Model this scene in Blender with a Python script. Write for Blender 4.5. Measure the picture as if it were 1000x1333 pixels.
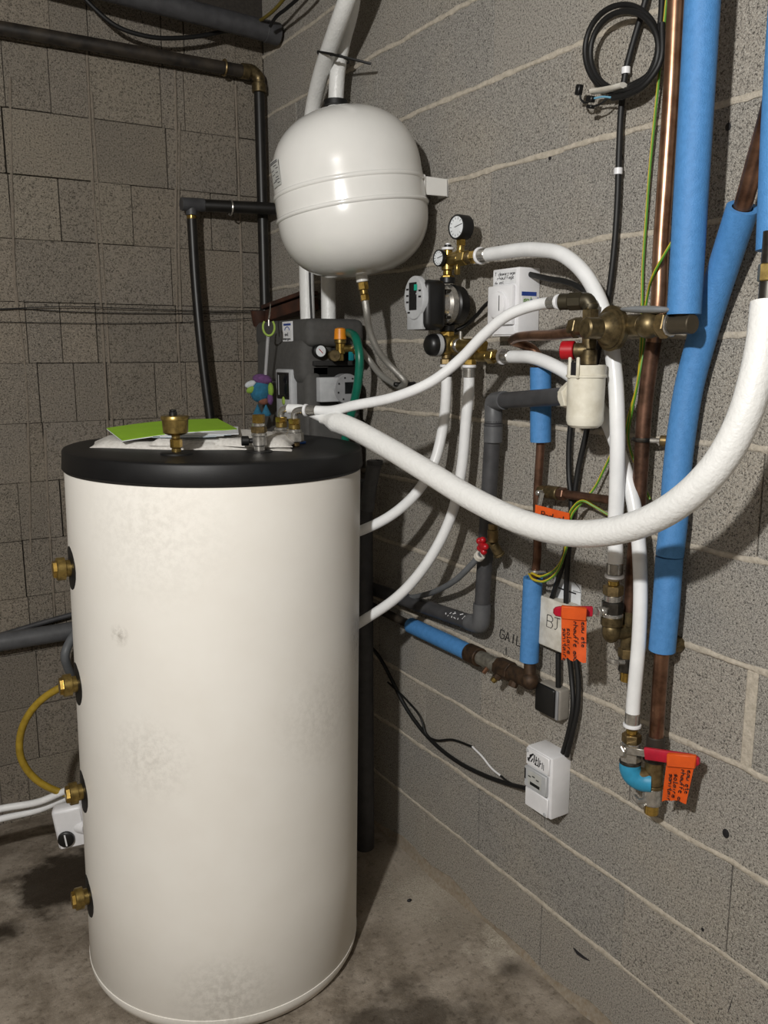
import bpy, bmesh, math, random
from math import sin, cos, pi, radians, sqrt, atan2, acos
from mathutils import Vector, Matrix
random.seed(7)
for o in list(bpy.data.objects): bpy.data.objects.remove(o)
SC = bpy.context.scene
COL = SC.collection
V = Vector

# ------------------------------------------------------------------ camera
FPX, YAW, PITCH, ROLL = 1123.29, 0.5458, -0.18409, -0.00252      # focal length in px of a 1000 px wide frame
CP = V((-1.35673, -3.05395, 1.58693))
FW = V((sin(YAW)*cos(PITCH), cos(YAW)*cos(PITCH), sin(PITCH)))
_r = V((cos(YAW), -sin(YAW), 0)); _u = _r.cross(FW)
RT = _r*cos(ROLL) + _u*sin(ROLL); UP = _u*cos(ROLL) - _r*sin(ROLL)
cam = bpy.data.cameras.new('camera'); cam.sensor_fit = 'HORIZONTAL'; cam.sensor_width = 36
cam.lens = FPX/1000*36; cam.clip_start = .02
co = bpy.data.objects.new('camera', cam); COL.objects.link(co)
m = Matrix((RT, UP, -FW)).transposed().to_4x4(); m.translation = CP; co.matrix_world = m
SC.camera = co

# ------------------------------------------------------------------ world, lamps, exposure
w = bpy.data.worlds.new('world'); SC.world = w; w.use_nodes = True
w.node_tree.nodes['Background'].inputs[0].default_value = (.9, .93, 1, 1)
w.node_tree.nodes['Background'].inputs[1].default_value = .008
def lamp(name, loc, power, size, color):
    l = bpy.data.lights.new(name, 'POINT'); l.energy = power; l.shadow_soft_size = size; l.color = color
    o = bpy.data.objects.new(name, l); COL.objects.link(o); o.location = loc
lamp('bulb_light', (-2.12, -3.0, 2.34), 150, .045, (1, .985, .955))
lamp('second_bulb_light', (-2.6, -4.0, 2.45), 7, .05, (1, .98, .95))
SC.view_settings.view_transform = 'Standard'; SC.view_settings.look = 'None'
SC.view_settings.gamma = 1; SC.view_settings.use_curve_mapping = False
SC.view_settings.exposure = 0.56

# ------------------------------------------------------------------ helpers: places
def ray(x, y): return FW + RT*((x-500)/FPX) - UP*((y-666.5)/FPX)
def W(x, y, a=0.0):      # point at distance a from the right wall (plane x = 0)
    d = ray(x, y); return CP + d*((-a-CP.x)/d.x)
def Bk(x, y, b=0.0):     # point at distance b from the back wall (plane y = 0)
    d = ray(x, y); return CP + d*((-b-CP.y)/d.y)
def Zp(x, y, z=0.0):     # point on a level plane
    d = ray(x, y); return CP + d*((z-CP.z)/d.z)
def roof(p): return [V((p.x, p.y, 2.875)), p]      # carry a run up to the ceiling
X, Y, Z = V((1,0,0)), V((0,1,0)), V((0,0,1))

# ------------------------------------------------------------------ helpers: materials
def lin(c):
    c = c.lstrip('#'); r = [int(c[i:i+2], 16)/255 for i in (0, 2, 4)]
    return [((v+.055)/1.055)**2.4 if v > .04045 else v/12.92 for v in r] + [1]
class NT:
    def __init__(s, name):
        s.m = bpy.data.materials.new(name); s.m.use_nodes = True; s.t = s.m.node_tree
        s.b = s.t.nodes['Principled BSDF']
    def n(s, typ, **k):
        nd = s.t.nodes.new(typ)
        for a, v in k.items():
            if a.startswith('i_'):
                key = a[2:]; nd.inputs[int(key) if key.isdigit() else key.replace('_', ' ')].default_value = v
            else: setattr(nd, a, v)
        return nd
    def l(s, a, b): s.t.links.new(a, b)
    def pos(s): return s.n('ShaderNodeNewGeometry').outputs['Position']
    def noise(s, scale, detail=3, rough=.55, vec=None):
        nd = s.n('ShaderNodeTexNoise', i_Scale=scale, i_Detail=detail, i_Roughness=rough); s.l(vec or s.pos(), nd.inputs['Vector']); return nd.outputs['Fac']
    def ramp(s, fac, stops):
        r = s.n('ShaderNodeValToRGB'); e = r.color_ramp.elements
        while len(e) < len(stops): e.new(.5)
        for el, (p, c) in zip(e, stops): el.position = p; el.color = lin(c) if isinstance(c, str) else (c, c, c, 1)
        s.l(fac, r.inputs[0]); return r.outputs[0]
    def mix(s, fac, a, b, mode='MIX'):
        x = s.n('ShaderNodeMix', data_type='RGBA', blend_type=mode)
        for v, i in ((fac, 0), (a, 6), (b, 7)):
            if hasattr(v, 'is_linked'): s.l(v, x.inputs[i])
            else: x.inputs[i].default_value = v if not isinstance(v, str) else lin(v)
        return x.outputs[2]
    def math(s, op, a, b=None, c=None):
        x = s.n('ShaderNodeMath', operation=op)
        for i, v in enumerate((a, b, c)):
            if v is None: continue
            if hasattr(v, 'is_linked'): s.l(v, x.inputs[i])
            else: x.inputs[i].default_value = v
        return x.outputs[0]
    def bump(s, h, strength, dist=.002):
        x = s.n('ShaderNodeBump', i_Strength=strength, i_Distance=dist); s.l(h, x.inputs['Height']); s.l(x.outputs[0], s.b.inputs['Normal'])
    def col(s, c): s.l(c, s.b.inputs['Base Color'])
MATS = {}
def M(name, c, rough=.5, metal=0, c2=None, scale=40, bump=0, bscale=300, bdist=.001, spec=None, coat=0):
    if name in MATS: return MATS[name]
    t = NT(name); t.b.inputs['Roughness'].default_value = rough; t.b.inputs['Metallic'].default_value = metal
    if spec is not None: t.b.inputs['Specular IOR Level'].default_value = spec
    if coat: t.b.inputs['Coat Weight'].default_value = coat
    f = t.noise(scale, 4, .6)
    if c2 is None:
        k = lin(c); c2 = tuple(v*.86 for v in k[:3]) + (1,)
    x = t.mix(t.ramp(f, [(.38, 0.0), (.66, 1.0)]), c, c2); t.col(x)
    if bump: t.bump(t.noise(bscale, 3), bump, bdist)
    MATS[name] = t.m; return t.m

def block_mat(name, tones, dark, light, mortar_tint, gscale=170, bstr=.9):
    t = NT(name); p = t.pos(); t.b.inputs['Roughness'].default_value = .92; t.b.inputs['Specular IOR Level'].default_value = .2
    rnd = t.n('ShaderNodeObjectInfo').outputs['Random']
    base = t.ramp(rnd, [(i/(len(tones)-1), c) for i, c in enumerate(tones)])
    g = t.noise(gscale, 4, .65, p)                      # aggregate grain
    g2 = t.noise(gscale*2.3, 2, .5, p)
    big = t.noise(3.2, 4, .6, p)
    c = t.mix(t.ramp(big, [(.45, 0.0), (.72, .6)]), base, mortar_tint)
    c = t.mix(t.ramp(g, [(.35, .9), (.44, .4), (.52, 0.0)]), c, dark)
    c = t.mix(t.ramp(g2, [(.5, 0.0), (.68, .65)]), c, light)
    t.col(c)
    h = t.math('ADD', g, t.math('MULTIPLY', g2, .5))
    t.bump(h, bstr, .006)
    MATS[name] = t.m; return t.m

# ------------------------------------------------------------------ helpers: meshes
def frame(d):
    d = V(d).normalized(); a = Z if abs(d.z) < .9 else X
    u = a.cross(d).normalized(); return u, d.cross(u)
def spline(pts, n=8):
    P = [V(p) for p in pts]
    if len(P) < 3: return P
    h = [max((b-a).length, 1e-6) for a, b in zip(P, P[1:])]; T_ = []
    for i in range(len(P)):
        if i == 0: T_.append((P[1]-P[0])/h[0])
        elif i == len(P)-1: T_.append((P[-1]-P[-2])/h[-1])
        else: T_.append((((P[i]-P[i-1])/h[i-1])*h[i]+((P[i+1]-P[i])/h[i])*h[i-1])/(h[i]+h[i-1]))
    out = []
    for i in range(len(P)-1):
        for k in range(n):
            t = k/n; t2, t3 = t*t, t*t*t
            out.append(P[i]*(2*t3-3*t2+1)+T_[i]*(h[i]*(t3-2*t2+t))+P[i+1]*(3*t2-2*t3)+T_[i+1]*(h[i]*(t3-t2)))
    out.append(P[-1]); return out
class MB:
    def __init__(s): s.v = []; s.f = []
    def add(s, vs, fs):
        k = len(s.v); s.v += [V(p) for p in vs]; s.f += [tuple(i+k for i in f) for f in fs]; return s
    def rings(s, R, cap=True, closed=False):
        n = len(R[0]); vs = [p for r in R for p in r]; fs = []
        L = len(R)
        for i in range(L if closed else L-1):
            j = (i+1) % L
            for k in range(n): fs.append((i*n+k, i*n+(k+1) % n, j*n+(k+1) % n, j*n+k))
        if cap and not closed: fs.append(tuple(reversed(range(n)))); fs.append(tuple(range((L-1)*n, L*n)))
        return s.add(vs, fs)
    def tube(s, pts, r, seg=12, cap=True, closed=False, sq=None):
        P = [V(p) for p in pts]; L = len(P); R = []; u = None
        for i in range(L):
            if closed: d = P[(i+1) % L]-P[i-1]
            else: d = P[min(i+1, L-1)]-P[max(i-1, 0)]
            d.normalize()
            if u is None: u, v = frame(d)
            else:
                u = u-d*u.dot(d); u.normalize(); v = d.cross(u)
            ri = r[i] if isinstance(r, (list, tuple)) else r
            R.append([P[i]+(u*cos(2*pi*k/seg)+v*sin(2*pi*k/seg)*(sq or 1))*ri for k in range(seg)])
        return s.rings(R, cap, closed)
    def lathe(s, prof, o, axis, seg=24, cap=True, phase=0):      # prof: (distance along axis, radius)
        d = V(axis).normalized(); u, v = frame(d); o = V(o)
        return s.rings([[o+d*t+(u*cos(2*pi*k/seg+phase)+v*sin(2*pi*k/seg+phase))*max(r, 1e-5) for k in range(seg)] for t, r in prof], cap)
    def box(s, c, size, R=None, bev=0.0, seg=1):
        bm = bmesh.new(); bmesh.ops.create_cube(bm, size=1); bmesh.ops.scale(bm, vec=size, verts=bm.verts)
        if bev: bmesh.ops.bevel(bm, geom=bm.edges[:], offset=bev, segments=seg, affect='EDGES', profile=.5)
        bm.verts.index_update(); Rm = R or Matrix.Identity(3)
        s.add([Rm @ v.co + V(c) for v in bm.verts], [[v.index for v in f.verts] for f in bm.faces]); bm.free(); return s
    def ball(s, c, r, seg=16, n=10, R=None):
        r = V(r) if not isinstance(r, (int, float)) else V((r, r, r)); Rm = R or Matrix.Identity(3); Rg = []
        for i in range(n+1):
            t = pi*i/n; Rg.append([V(c)+Rm @ V((r.x*max(sin(t), 1e-4)*cos(2*pi*k/seg), r.y*max(sin(t), 1e-4)*sin(2*pi*k/seg), -r.z*cos(t))) for k in range(seg)])
        return s.rings(Rg)
    def sheet(s, grid, thick, nrm):        # grid of points, given thickness along nrm
        n, mm = len(grid), len(grid[0]); nrm = V(nrm).normalized()*thick
        a = [p for r in grid for p in r]; b = [V(p)-nrm for p in a]; N = len(a); fs = []
        for i in range(n-1):
            for j in range(mm-1):
                q = (i*mm+j, i*mm+j+1, (i+1)*mm+j+1, (i+1)*mm+j); fs.append(q); fs.append(tuple(x+N for x in reversed(q)))
        edge = [(0, j) for j in range(mm)] + [(i, mm-1) for i in range(1, n)] + [(n-1, j) for j in range(mm-2, -1, -1)] + [(i, 0) for i in range(n-2, 0, -1)]
        e = [i*mm+j for i, j in edge]
        for k in range(len(e)):
            a0, a1 = e[k], e[(k+1) % len(e)]; fs.append((a1, a0, a0+N, a1+N))
        return s.add(a+b, fs)
    def build(s, name, mat, parent=None, smooth=40, base=None):
        if parent is not None:
            o0 = V((0,0,0)); p = parent
            while p is not None: o0 += p.location; p = p.parent
        elif base is not None: o0 = V(base)
        else:
            lo = V([min(v[i] for v in s.v) for i in range(3)]); hi = V([max(v[i] for v in s.v) for i in range(3)])
            o0 = V(((lo.x+hi.x)/2, (lo.y+hi.y)/2, lo.z))
        me = bpy.data.meshes.new(name); me.from_pydata([tuple(v-o0) for v in s.v], [], s.f)
        bm = bmesh.new(); bm.from_mesh(me); bmesh.ops.recalc_face_normals(bm, faces=bm.faces); bm.to_mesh(me); bm.free()
        if smooth:
            me.shade_smooth(); me.set_sharp_from_angle(angle=radians(smooth))
        me.materials.append(mat if not isinstance(mat, str) else MATS[mat])
        o = bpy.data.objects.new(name, me); COL.objects.link(o)
        if parent is not None: o.parent = parent
        else: o.location = o0
        return o
def tag(o, label, cat, group=None):
    o['label'] = label; o['category'] = cat
    if group: o['group'] = group
    return o
def struct(o, label=None):
    o['kind'] = 'structure'
    if label: o['label'] = label
    return o
def thing(name, loc, label, cat, group=None):
    o = bpy.data.objects.new(name, None); COL.objects.link(o); o.empty_display_size = .02; o.location = V(loc); return tag(o, label, cat, group)
def stack(parent, P, d, segs):                     # fittings threaded one after another along d; returns end point
    P = V(P); d = V(d).normalized()
    for name, L, r, n, mat in segs:
        c = min(.0015, L*.2, r*.2) if r > .004 else 0
        MB().lathe([(0, r-c), (c, r), (L-c, r), (L, r-c)], P, d, n, phase=.3).build(name, mat, parent, 30)
        P = P+d*L
    return P
FONT = {'a': '4515040312334542', 'b': '0802 0415354443320 2'.replace(' 2', '2'), 'c': '4415040312', 'd': '48421203041545', 'e': '044435150403124 2'.replace(' ', ''), 'f': '48281712 0535',
 'g': '451504031242 45413010', 'h': '0802 0415354442', 'i': '2522', 'l': '28231242', 'm': '0502 04152422 24354442', 'n': '0502 0415354442', 'o': '153544433212030415',
 'p': '0500 053544433202', 'r': '0502 041535', 's': '451504433202', 't': '28233242 0545', 'u': '0503123243 4542', 'v': '052245', 'B': '08023243443505 3546473808', 'J': '0848 28231202',
 'G': '47381807031232434525', 'A': '022842 1434', 'I': '2822', 'L': '080242', 'T': '0848 2822', 'R': '0208384746350 5 2542'.replace('0 5', '05'), 'D': '020828464432 02'.replace(' ', ''), 'E': '48080242 0535', 'C': '47381807031232 43'.replace(' ', ''), 'P': '0208384746350 5'.replace(' ', ''), '0': '183847433212030718', '1': '162822', '2': '0718384746024 2'.replace(' ', ''), '.': '2223', ' ': '', '>': '2822 042244'}
def write(text, o, u, v, h, r, mb=None, jit=.35, slant=.1):   # pen strokes: o = start on the surface, u along, v up
    mb = mb or MB(); u = V(u).normalized(); v = V(v).normalized(); s = h/6; x = 0; rn = random.Random(text)
    nrm = u.cross(v).normalized()
    for ch in text:
        for st in FONT.get(ch, '').split():
            pts = [V(o)+u*((x+int(st[i])+rn.uniform(-jit, jit)+slant*int(st[i+1]))*s)+v*((int(st[i+1])-2+rn.uniform(-jit, jit))*s) for i in range(0, len(st)-1, 2)]
            if len(pts) > 1: mb.tube(pts, r, 5)
        x += 5.4
    return mb
def lerp(a, b, t): return V(a)*(1-t)+V(b)*t
def hose(name, pts, r, mat, label, cat, group=None, seg=16, n=8):
    return tag(MB().tube(spline(pts, n), r, seg).build(name, mat), label, cat, group)
def wp(*pts): return [W(*p) for p in pts]

# ------------------------------------------------------------------ materials
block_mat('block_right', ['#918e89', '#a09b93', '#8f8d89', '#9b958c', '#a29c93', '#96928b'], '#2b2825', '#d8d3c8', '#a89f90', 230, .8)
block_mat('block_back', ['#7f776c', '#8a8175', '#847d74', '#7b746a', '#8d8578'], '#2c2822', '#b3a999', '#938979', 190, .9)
def mortar_mat(name, c, c2, bs):
    t = NT(name); t.b.inputs['Roughness'].default_value = .95
    f = t.noise(90, 4, .7); t.col(t.mix(t.ramp(f, [(.35, 0.0), (.7, 1.0)]), c, c2)); t.bump(t.noise(160, 4, .7), bs, .004); MATS[name] = t.m
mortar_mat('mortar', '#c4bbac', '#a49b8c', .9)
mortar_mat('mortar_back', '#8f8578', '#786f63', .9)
mortar_mat('joint_shadow', '#3a352f', '#2a2622', .3)
mortar_mat('plaster_fillet', '#857763', '#9a9184', .9)
def floor_mat():
    t = NT('floor_concrete'); p = t.pos(); t.b.inputs['Specular IOR Level'].default_value = .35
    a = t.noise(7, 6, .7, p); g = t.noise(55, 5, .7, p); fine = t.noise(260, 3, .6, p)
    c = t.ramp(a, [(.3, '#5d5348'), (.46, '#7f7568'), (.58, '#968c7f'), (.75, '#aba194')])
    c = t.mix(t.ramp(g, [(.33, .55), (.46, 0.0)]), c, '#453c32')
    c = t.mix(t.ramp(g, [(.6, 0.0), (.75, .5)]), c, '#b3a999')
    def near(pt, rad, soft, nz=.5, ns=9):        # irregular patch around a spot, 1 inside
        d = t.n('ShaderNodeVectorMath', operation='DISTANCE', i_1=pt); t.l(p, d.inputs[0])
        x = t.math('ADD', d.outputs['Value'], t.math('MULTIPLY', t.math('SUBTRACT', t.noise(ns, 4, .6, p), .5), nz*rad*2))
        mr = t.n('ShaderNodeMapRange', i_1=rad, i_2=rad-soft, i_3=0.0, i_4=1.0); t.l(x, mr.inputs[0]); return mr.outputs[0]
    wet = t.math('MAXIMUM', near(Zp(100, 1140), .2, .06, .7), near(Zp(0, 1215), .07, .04, .8))
    wet = t.math('MAXIMUM', wet, t.math('MULTIPLY', near(Zp(530, 1375), .24, .1, .9), .75))
    wet = t.math('MAXIMUM', wet, t.math('MULTIPLY', near(Zp(665, 1275), .06, .05, .9), .9))
    white = t.math('MAXIMUM', near(Zp(650, 1235), .11, .09, 1.2, 25), t.math('MULTIPLY', near(Zp(570, 1165), .26, .24, .9, 14), .8))
    white = t.math('MAXIMUM', white, t.math('MULTIPLY', near(Zp(25, 1165), .07, .06, 1.2, 30), .6))
    c = t.mix(t.math('MULTIPLY', white, t.ramp(fine, [(.35, .15), (.6, 1.0)])), c, '#bdb5a6')
    c = t.mix(t.math('MULTIPLY', wet, .92), c, '#2a2219')
    t.col(c)
    rr = t.n('ShaderNodeMapRange', i_1=0.0, i_2=1.0, i_3=.9, i_4=.5); t.l(wet, rr.inputs[0]); t.l(rr.outputs[0], t.b.inputs['Roughness'])
    t.bump(t.math('ADD', g, t.math('MULTIPLY', fine, .4)), .7, .004); MATS['floor_concrete'] = t.m
floor_mat()
mortar_mat('plain_concrete', '#6f6961', '#5c564f', .5)
M('white_shell', '#e6e1d8', .42, 0, '#dfd9cf', 5)
M('white_paint', '#e0dfdb', .22, 0, '#dbdad6', 8, coat=.4)
M('black_lid', '#0f0f10', .5, 0, '#131314', 30, .15, 500, spec=.35)
M('black_plastic', '#131313', .4)
M('black_rubber', '#0f0f0f', .55)
M('black_pipe', '#121110', .42, 0, '#1f1d1a', 25)
M('old_black_pipe', '#1d1a17', .5, 0, '#3b342c', 18)
M('brass', '#a38c52', .32, .85, '#77643a', 60)
M('bright_brass', '#c4a458', .22, .9, '#9c8040', 60)
M('old_brass', '#77684a', .42, .8, '#4f4531', 70)
M('dull_brass', '#8e7a55', .4, .8, '#67583c', 70)
M('steel', '#c4c1bb', .26, .8, '#a09d97', 80)
M('dark_steel', '#5d5a55', .35, .9, '#44413d', 60)
M('copper', '#94705a', .34, .88, '#5c4234', 22)
M('bright_copper', '#b08a70', .3, .9, '#87614a', 25)
M('brown_copper', '#7a5a49', .4, .75, '#4d382b', 30)
M('blue_foam', '#4a85bf', .6, 0, '#427cb4', 90, .5, 420, .002)
M('blue_plastic', '#2f8fb5', .45, 0, '#2a83a6', 60)
M('grey_pvc', '#5a5b5d', .45, 0, '#4e4f51', 30)
M('dark_grey_pvc', '#444446', .5, 0, '#38383a', 30)
M('grey_conduit', '#6a6d70', .5)
M('white_pex', '#e8e9e9', .3, 0, '#dfe0e0', 20)
M('white_plastic', '#e4e4e6', .4, 0, '#dcdcde', 20)
M('cream_plastic', '#dcd8c9', .45, 0, '#c8c2b0', 25)
M('dirty_white', '#d8d4ca', .5, 0, '#bdb7aa', 30)
M('grey_plastic', '#8f9092', .45)
M('light_grey', '#b4b6b8', .45)
M('screen_dark', '#15181a', .15)
M('gauge_face', '#dfe3e6', .3)
M('orange_tape', '#d9560f', .55, 0, '#c94c0c', 30)
M('red_grip', '#b3152f', .4, 0, '#9c1029', 50)
M('red_knob', '#a9101c', .35)
M('ink', '#17161a', .6)
M('label_white', '#e3e4e6', .5)
M('label_blue', '#24408c', .5)
M('label_green', '#6c9a35', .5)
M('epp_grey', '#4a4947', .8, 0, '#434240', 60, .4, 700, .001)
M('epp_dark', '#262524', .85, 0, '#1f1e1d', 60, .4, 700, .001)
M('orange_cap', '#e08a1c', .4)
M('green_hose', '#0f6a55', .35, 0, '#0d5f4c', 40)
M('green_ink', '#16a085', .5)
M('yellow_hose', '#a3882c', .45, 0, '#8b7220', 40)
M('yellow_wire', '#c9b22c', .45)
M('green_wire', '#4f8a2a', .45)
M('towel', '#d8d5cf', .95, 0, '#c6c2bb', 120, .8, 500, .003)
M('green_paper', '#8ab52c', .5, 0, '#84ae29', 30)
M('paper', '#dfe2e4', .6)
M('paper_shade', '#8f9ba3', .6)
M('rusty_wood', '#4b2a1a', .8, 0, '#2d1a10', 14, .5, 80)
M('plush_blue', '#286a88', .95, 0, '#205870', 80, .8, 500, .003)
M('plush_purple', '#6b4676', .95, 0, '#563760', 80, .8, 500, .003)
M('plush_lime', '#86a640', .95, 0, '#728f36', 80, .8, 500, .003)
M('plush_white', '#c9cdd0', .95, 0, '#b4b8bc', 80, .8, 500, .003)
M('plush_brown', '#7d4f3d', .95, 0, '#6a4233', 80, .8, 500, .003)
M('lime_plastic', '#93ad4e', .4)
def shell_mat():         # off-white tank jacket with faint rubbed dirt
    t = NT('tank_shell'); t.b.inputs['Roughness'].default_value = .45; p = t.pos()
    c = t.mix(t.ramp(t.noise(5, 4, .6, p), [(.4, 0.0), (.75, .5)]), '#ebe8e1', '#e0dbd2')
    def spot(pt, rad, amt):
        d = t.n('ShaderNodeVectorMath', operation='DISTANCE', i_1=pt); t.l(p, d.inputs[0])
        mr = t.n('ShaderNodeMapRange', i_1=rad, i_2=rad*.15, i_3=0.0, i_4=amt); t.l(d.outputs['Value'], mr.inputs[0])
        return t.math('MULTIPLY', mr.outputs[0], t.ramp(t.noise(70, 4, .7, p), [(.4, 0.0), (.62, 1.0)]))
    f = t.math('ADD', spot((-.345, -1.225, .88), .10, .55), t.math('ADD', spot((-.91, -1.21, .98), .03, .6), spot((-.5, -1.33, .75), .16, .16)))
    f = t.math('ADD', f, t.math('ADD', spot((-.75, -1.33, .1), .14, .3), spot((-.87, -1.25, .7), .12, .22)))
    f = t.math('ADD', f, spot((-.85, -1.28, 1.22), .2, .15))
    t.col(t.mix(f, c, '#7d7567')); MATS['tank_shell'] = t.m
shell_mat()
def foil_mat():          # white wrinkled insulation jacket
    t = NT('white_jacket'); t.b.inputs['Roughness'].default_value = .38
    p = t.pos(); f = t.noise(70, 4, .6, p); t.col(t.mix(f, '#e6e6e4', '#dbdbd8'))
    t.bump(t.math('ADD', f, t.noise(160, 2, .5, p)), .38, .003); MATS['white_jacket'] = t.m
foil_mat()
def braid_mat():
    t = NT('steel_braid'); t.b.inputs['Metallic'].default_value = .6; t.b.inputs['Roughness'].default_value = .35
    f = t.noise(900, 2, .5); t.col(t.mix(f, '#c2c0ba', '#85827c')); t.bump(f, .6, .001); MATS['steel_braid'] = t.m
braid_mat()

# ------------------------------------------------------------------ the room
Z0, D0, LB, HB, ZB = .0147, 1.053, .5292, .1959, -.016
LEN = 3.9
def floor_z(x, y):
    z = .028*math.exp(-(x/.3)**2)
    t = min(max((y+.75)/.75, 0), 1); return z*(1-t) - .036*t*t
g = []
for i in range(61):
    xx = .06 - 3.9*(i/60)**1.3
    g.append([V((xx, yy, floor_z(xx, yy)+random.uniform(-.0012, .0012))) for yy in [.06-4.9*(j/60)**1.3 for j in range(61)]])
fb = MB().sheet(g, .06, Z); struct(fb.build('floor', 'floor_concrete', base=(-1.9, -2.3, 0)), 'worn stained concrete floor')
struct(MB().box((-1.85, -2.3, 2.91), (3.9, 4.9, .06)).build('ceiling', 'plain_concrete'), 'plain concrete ceiling above the frame')
struct(MB().box((-3.78, -2.3, 1.42), (.06, 4.8, 2.92)).build('wall_left', 'plain_concrete'), 'plain concrete wall out of frame')
struct(MB().box((-1.85, -4.73, 1.42), (3.9, .06, 2.92)).build('wall_front', 'plain_concrete'), 'plain concrete wall behind the camera')
wr = struct(MB().box((.075, -LEN/2-.4, 1.42), (.1, LEN+.9, 2.92)).build('wall_right', 'joint_shadow'), 'grey hollow-block wall with pale bed joints')
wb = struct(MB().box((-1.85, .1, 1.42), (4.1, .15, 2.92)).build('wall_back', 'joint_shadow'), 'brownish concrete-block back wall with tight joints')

def block(x0, x1, y0, y1, z0, z1, parent, mat, bev=.0012):
    MB().box(((x0+x1)/2, (y0+y1)/2, (z0+z1)/2), (x1-x0, y1-y0, z1-z0), bev=bev).build('block', mat, parent, 0)
for k in range(14):
    z0, z1 = Z0+.2*k, Z0+.2*(k+1)
    if k == 0: z0 = -.03
    st = D0 + (LB/2 if k % 2 else 0)
    ds = [0.0] + [st+LB*i for i in range(-3, 8) if .06 < st+LB*i < LEN] + [LEN]
    for d0, d1 in zip(ds, ds[1:]):
        off = random.uniform(-.0015, .0015)
        wide = .02 if (k == 4 and abs(d0-(D0+2*LB)) < .01) else .0
        block(off, .05, -d1+.0015, -d0-.0015-wide, z0+.004, z1-.004, wr, 'block_right')
        if wide: MB().box((.004, -d0-wide/2, (z0+z1)/2), (.012, wide+.004, .19), bev=.003).build('mortar_joint', 'mortar', wr, 0)
    if k:
        rn = random.Random(k); R = []; N = 260; ph = rn.uniform(0, 9)
        for i in range(N+1):
            y = -LEN*i/N; zc = z0 + .0012*sin(i*.31+ph)+rn.uniform(-.0007, .0007)
            hu = .0056+.001*sin(i*.53+ph)+rn.uniform(-.001, .0016); hl = .0056+.001*sin(i*.41+2*ph)+rn.uniform(-.001, .0016)
            px = -.0025+rn.uniform(-.001, .001)
            R.append([V((.03, y, zc-hl)), V((px+.002, y, zc-hl)), V((px, y, zc-hl*.4)), V((px, y, zc+hu*.4)), V((px+.002, y, zc+hu)), V((.03, y, zc+hu))])
        MB().rings(R).build('mortar_joint', 'mortar', wr, 60)
# rough mortar fillet along the foot of the wall
R = []; rn = random.Random(3)
for i in range(121):
    y = -.02-LEN*i/121*.98; h = .022+.012*sin(i*.23)+.008*sin(i*.71)+rn.uniform(-.004, .004); d = .018+.009*sin(i*.37+1)+rn.uniform(-.004, .004)
    zf = floor_z(-.03, y)
    R.append([V((.02, y, zf-.02)), V((-d, y, zf-.012)), V((-d*.45, y, zf+h*.3)), V((-.003, y, zf+h)), V((.02, y, zf+h))])
MB().rings(R).build('mortar_fillet', 'plaster_fillet', wr, 60)

BJ = {13: (66, 115, 210, 240, 306), 12: (-90, 7, 66, 115, 210, 240, 306), 11: (-95, 7, 121, 217, 308), 10: (-90, 14, 79, 124, 173, 229, 275, 313), 9: (-100, 20, 130, 224, 315), 8: (-60, 35, 80, 126, 231, 310),
      7: (-60, 51, 98, 140, 203, 243, 315), 6: (-50, 37, 58, 140, 163, 217, 299), 5: (-60, 25, 63, 80, 180, 280), 4: (-70, 32, 67, 160, 260), 3: (-60, 39, 71, 87, 190, 290), 2: (-60, 50, 150, 250), 1: (-60, 50, 140, 240, 300), 0: (-70, 2, 39, 130, 230, 300)}
for k in range(14):
    z0, z1 = ZB+HB*k, ZB+HB*(k+1)
    if k == 0: z0 = -.06
    py = 1077 - 76*(k+.5)
    xs = sorted([Bk(px, max(py, -60)).x for px in BJ[k]] + [-.0])
    x = xs[0]
    while x > -3.2: x -= .42; xs.insert(0, x)
    for a, b in zip(xs, xs[1:]):
        gp = random.choice((.0006, .0008, .0015, .0025)); off = random.uniform(-.003, .003)
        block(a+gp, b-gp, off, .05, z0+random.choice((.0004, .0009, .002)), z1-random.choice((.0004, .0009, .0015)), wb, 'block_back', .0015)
# trowelled mortar ridges running up the back wall
for cols in ([(113, 60), (117, 150), (122, 250), (129, 350), (135, 450), (141, 560), (146, 680)], [(119, 120), (128, 250), (138, 400), (147, 560)], [(228, 90), (230, 200), (229, 300), (231, 400), (236, 520)], [(234, 160), (233, 300), (236, 420)],
             [(13, 100), (16, 250), (21, 380), (33, 480), (38, 600), (40, 720)], [(307, 110), (310, 200), (314, 320), (316, 440), (318, 560)], [(59, 560), (62, 640), (68, 740), (74, 850)]):
    P = spline([Bk(x, y) for x, y in cols], 9); rn = random.Random(cols[0][0]); R = []
    for p in P:
        wd = rn.uniform(.003, .0065); h = rn.uniform(.0025, .0055)
        R.append([p+V((-wd, .004, 0)), p+V((-wd*.3, -h, 0)), p+V((wd*.5, -h*.8, 0)), p+V((wd, .004, 0))])
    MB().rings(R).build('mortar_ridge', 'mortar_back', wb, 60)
# chips and holes in the walls
for (px, py, r) in ((945, 1085, .008), (716, 205, .005), (808, 205, .006), (948, 165, .006), (915, 1210, .004), (532, 1170, .0)):
    if r: c = W(px, py); MB().ball(c, (.0015, r, r*1.2), 10, 6).build('chip', 'ink', wr)
MB().tube(wp((747, 1234, 0), (752, 1240, 0), (760, 1246, 0), (768, 1251, 0)), [.002, .005, .004, .001], 6).build('chip', 'ink', wr)
MB().tube(wp((957, 1290, 0), (951, 1310, 0), (946, 1325, 0)), [.0012, .002, .001], 5).build('crack', 'ink', wr)
pen = write('GAIL', W(650.5, 830, .0015), -Y, Z, .024, .0012, jit=.2); write('>', W(655.5, 856, .0015), -Y, Z, .030, .001, pen, jit=.1, slant=0)
o = pen.build('pen_marking', 'ink', wr); o['label'] = 'hand-drawn black letters and arrow on the block wall'

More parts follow.
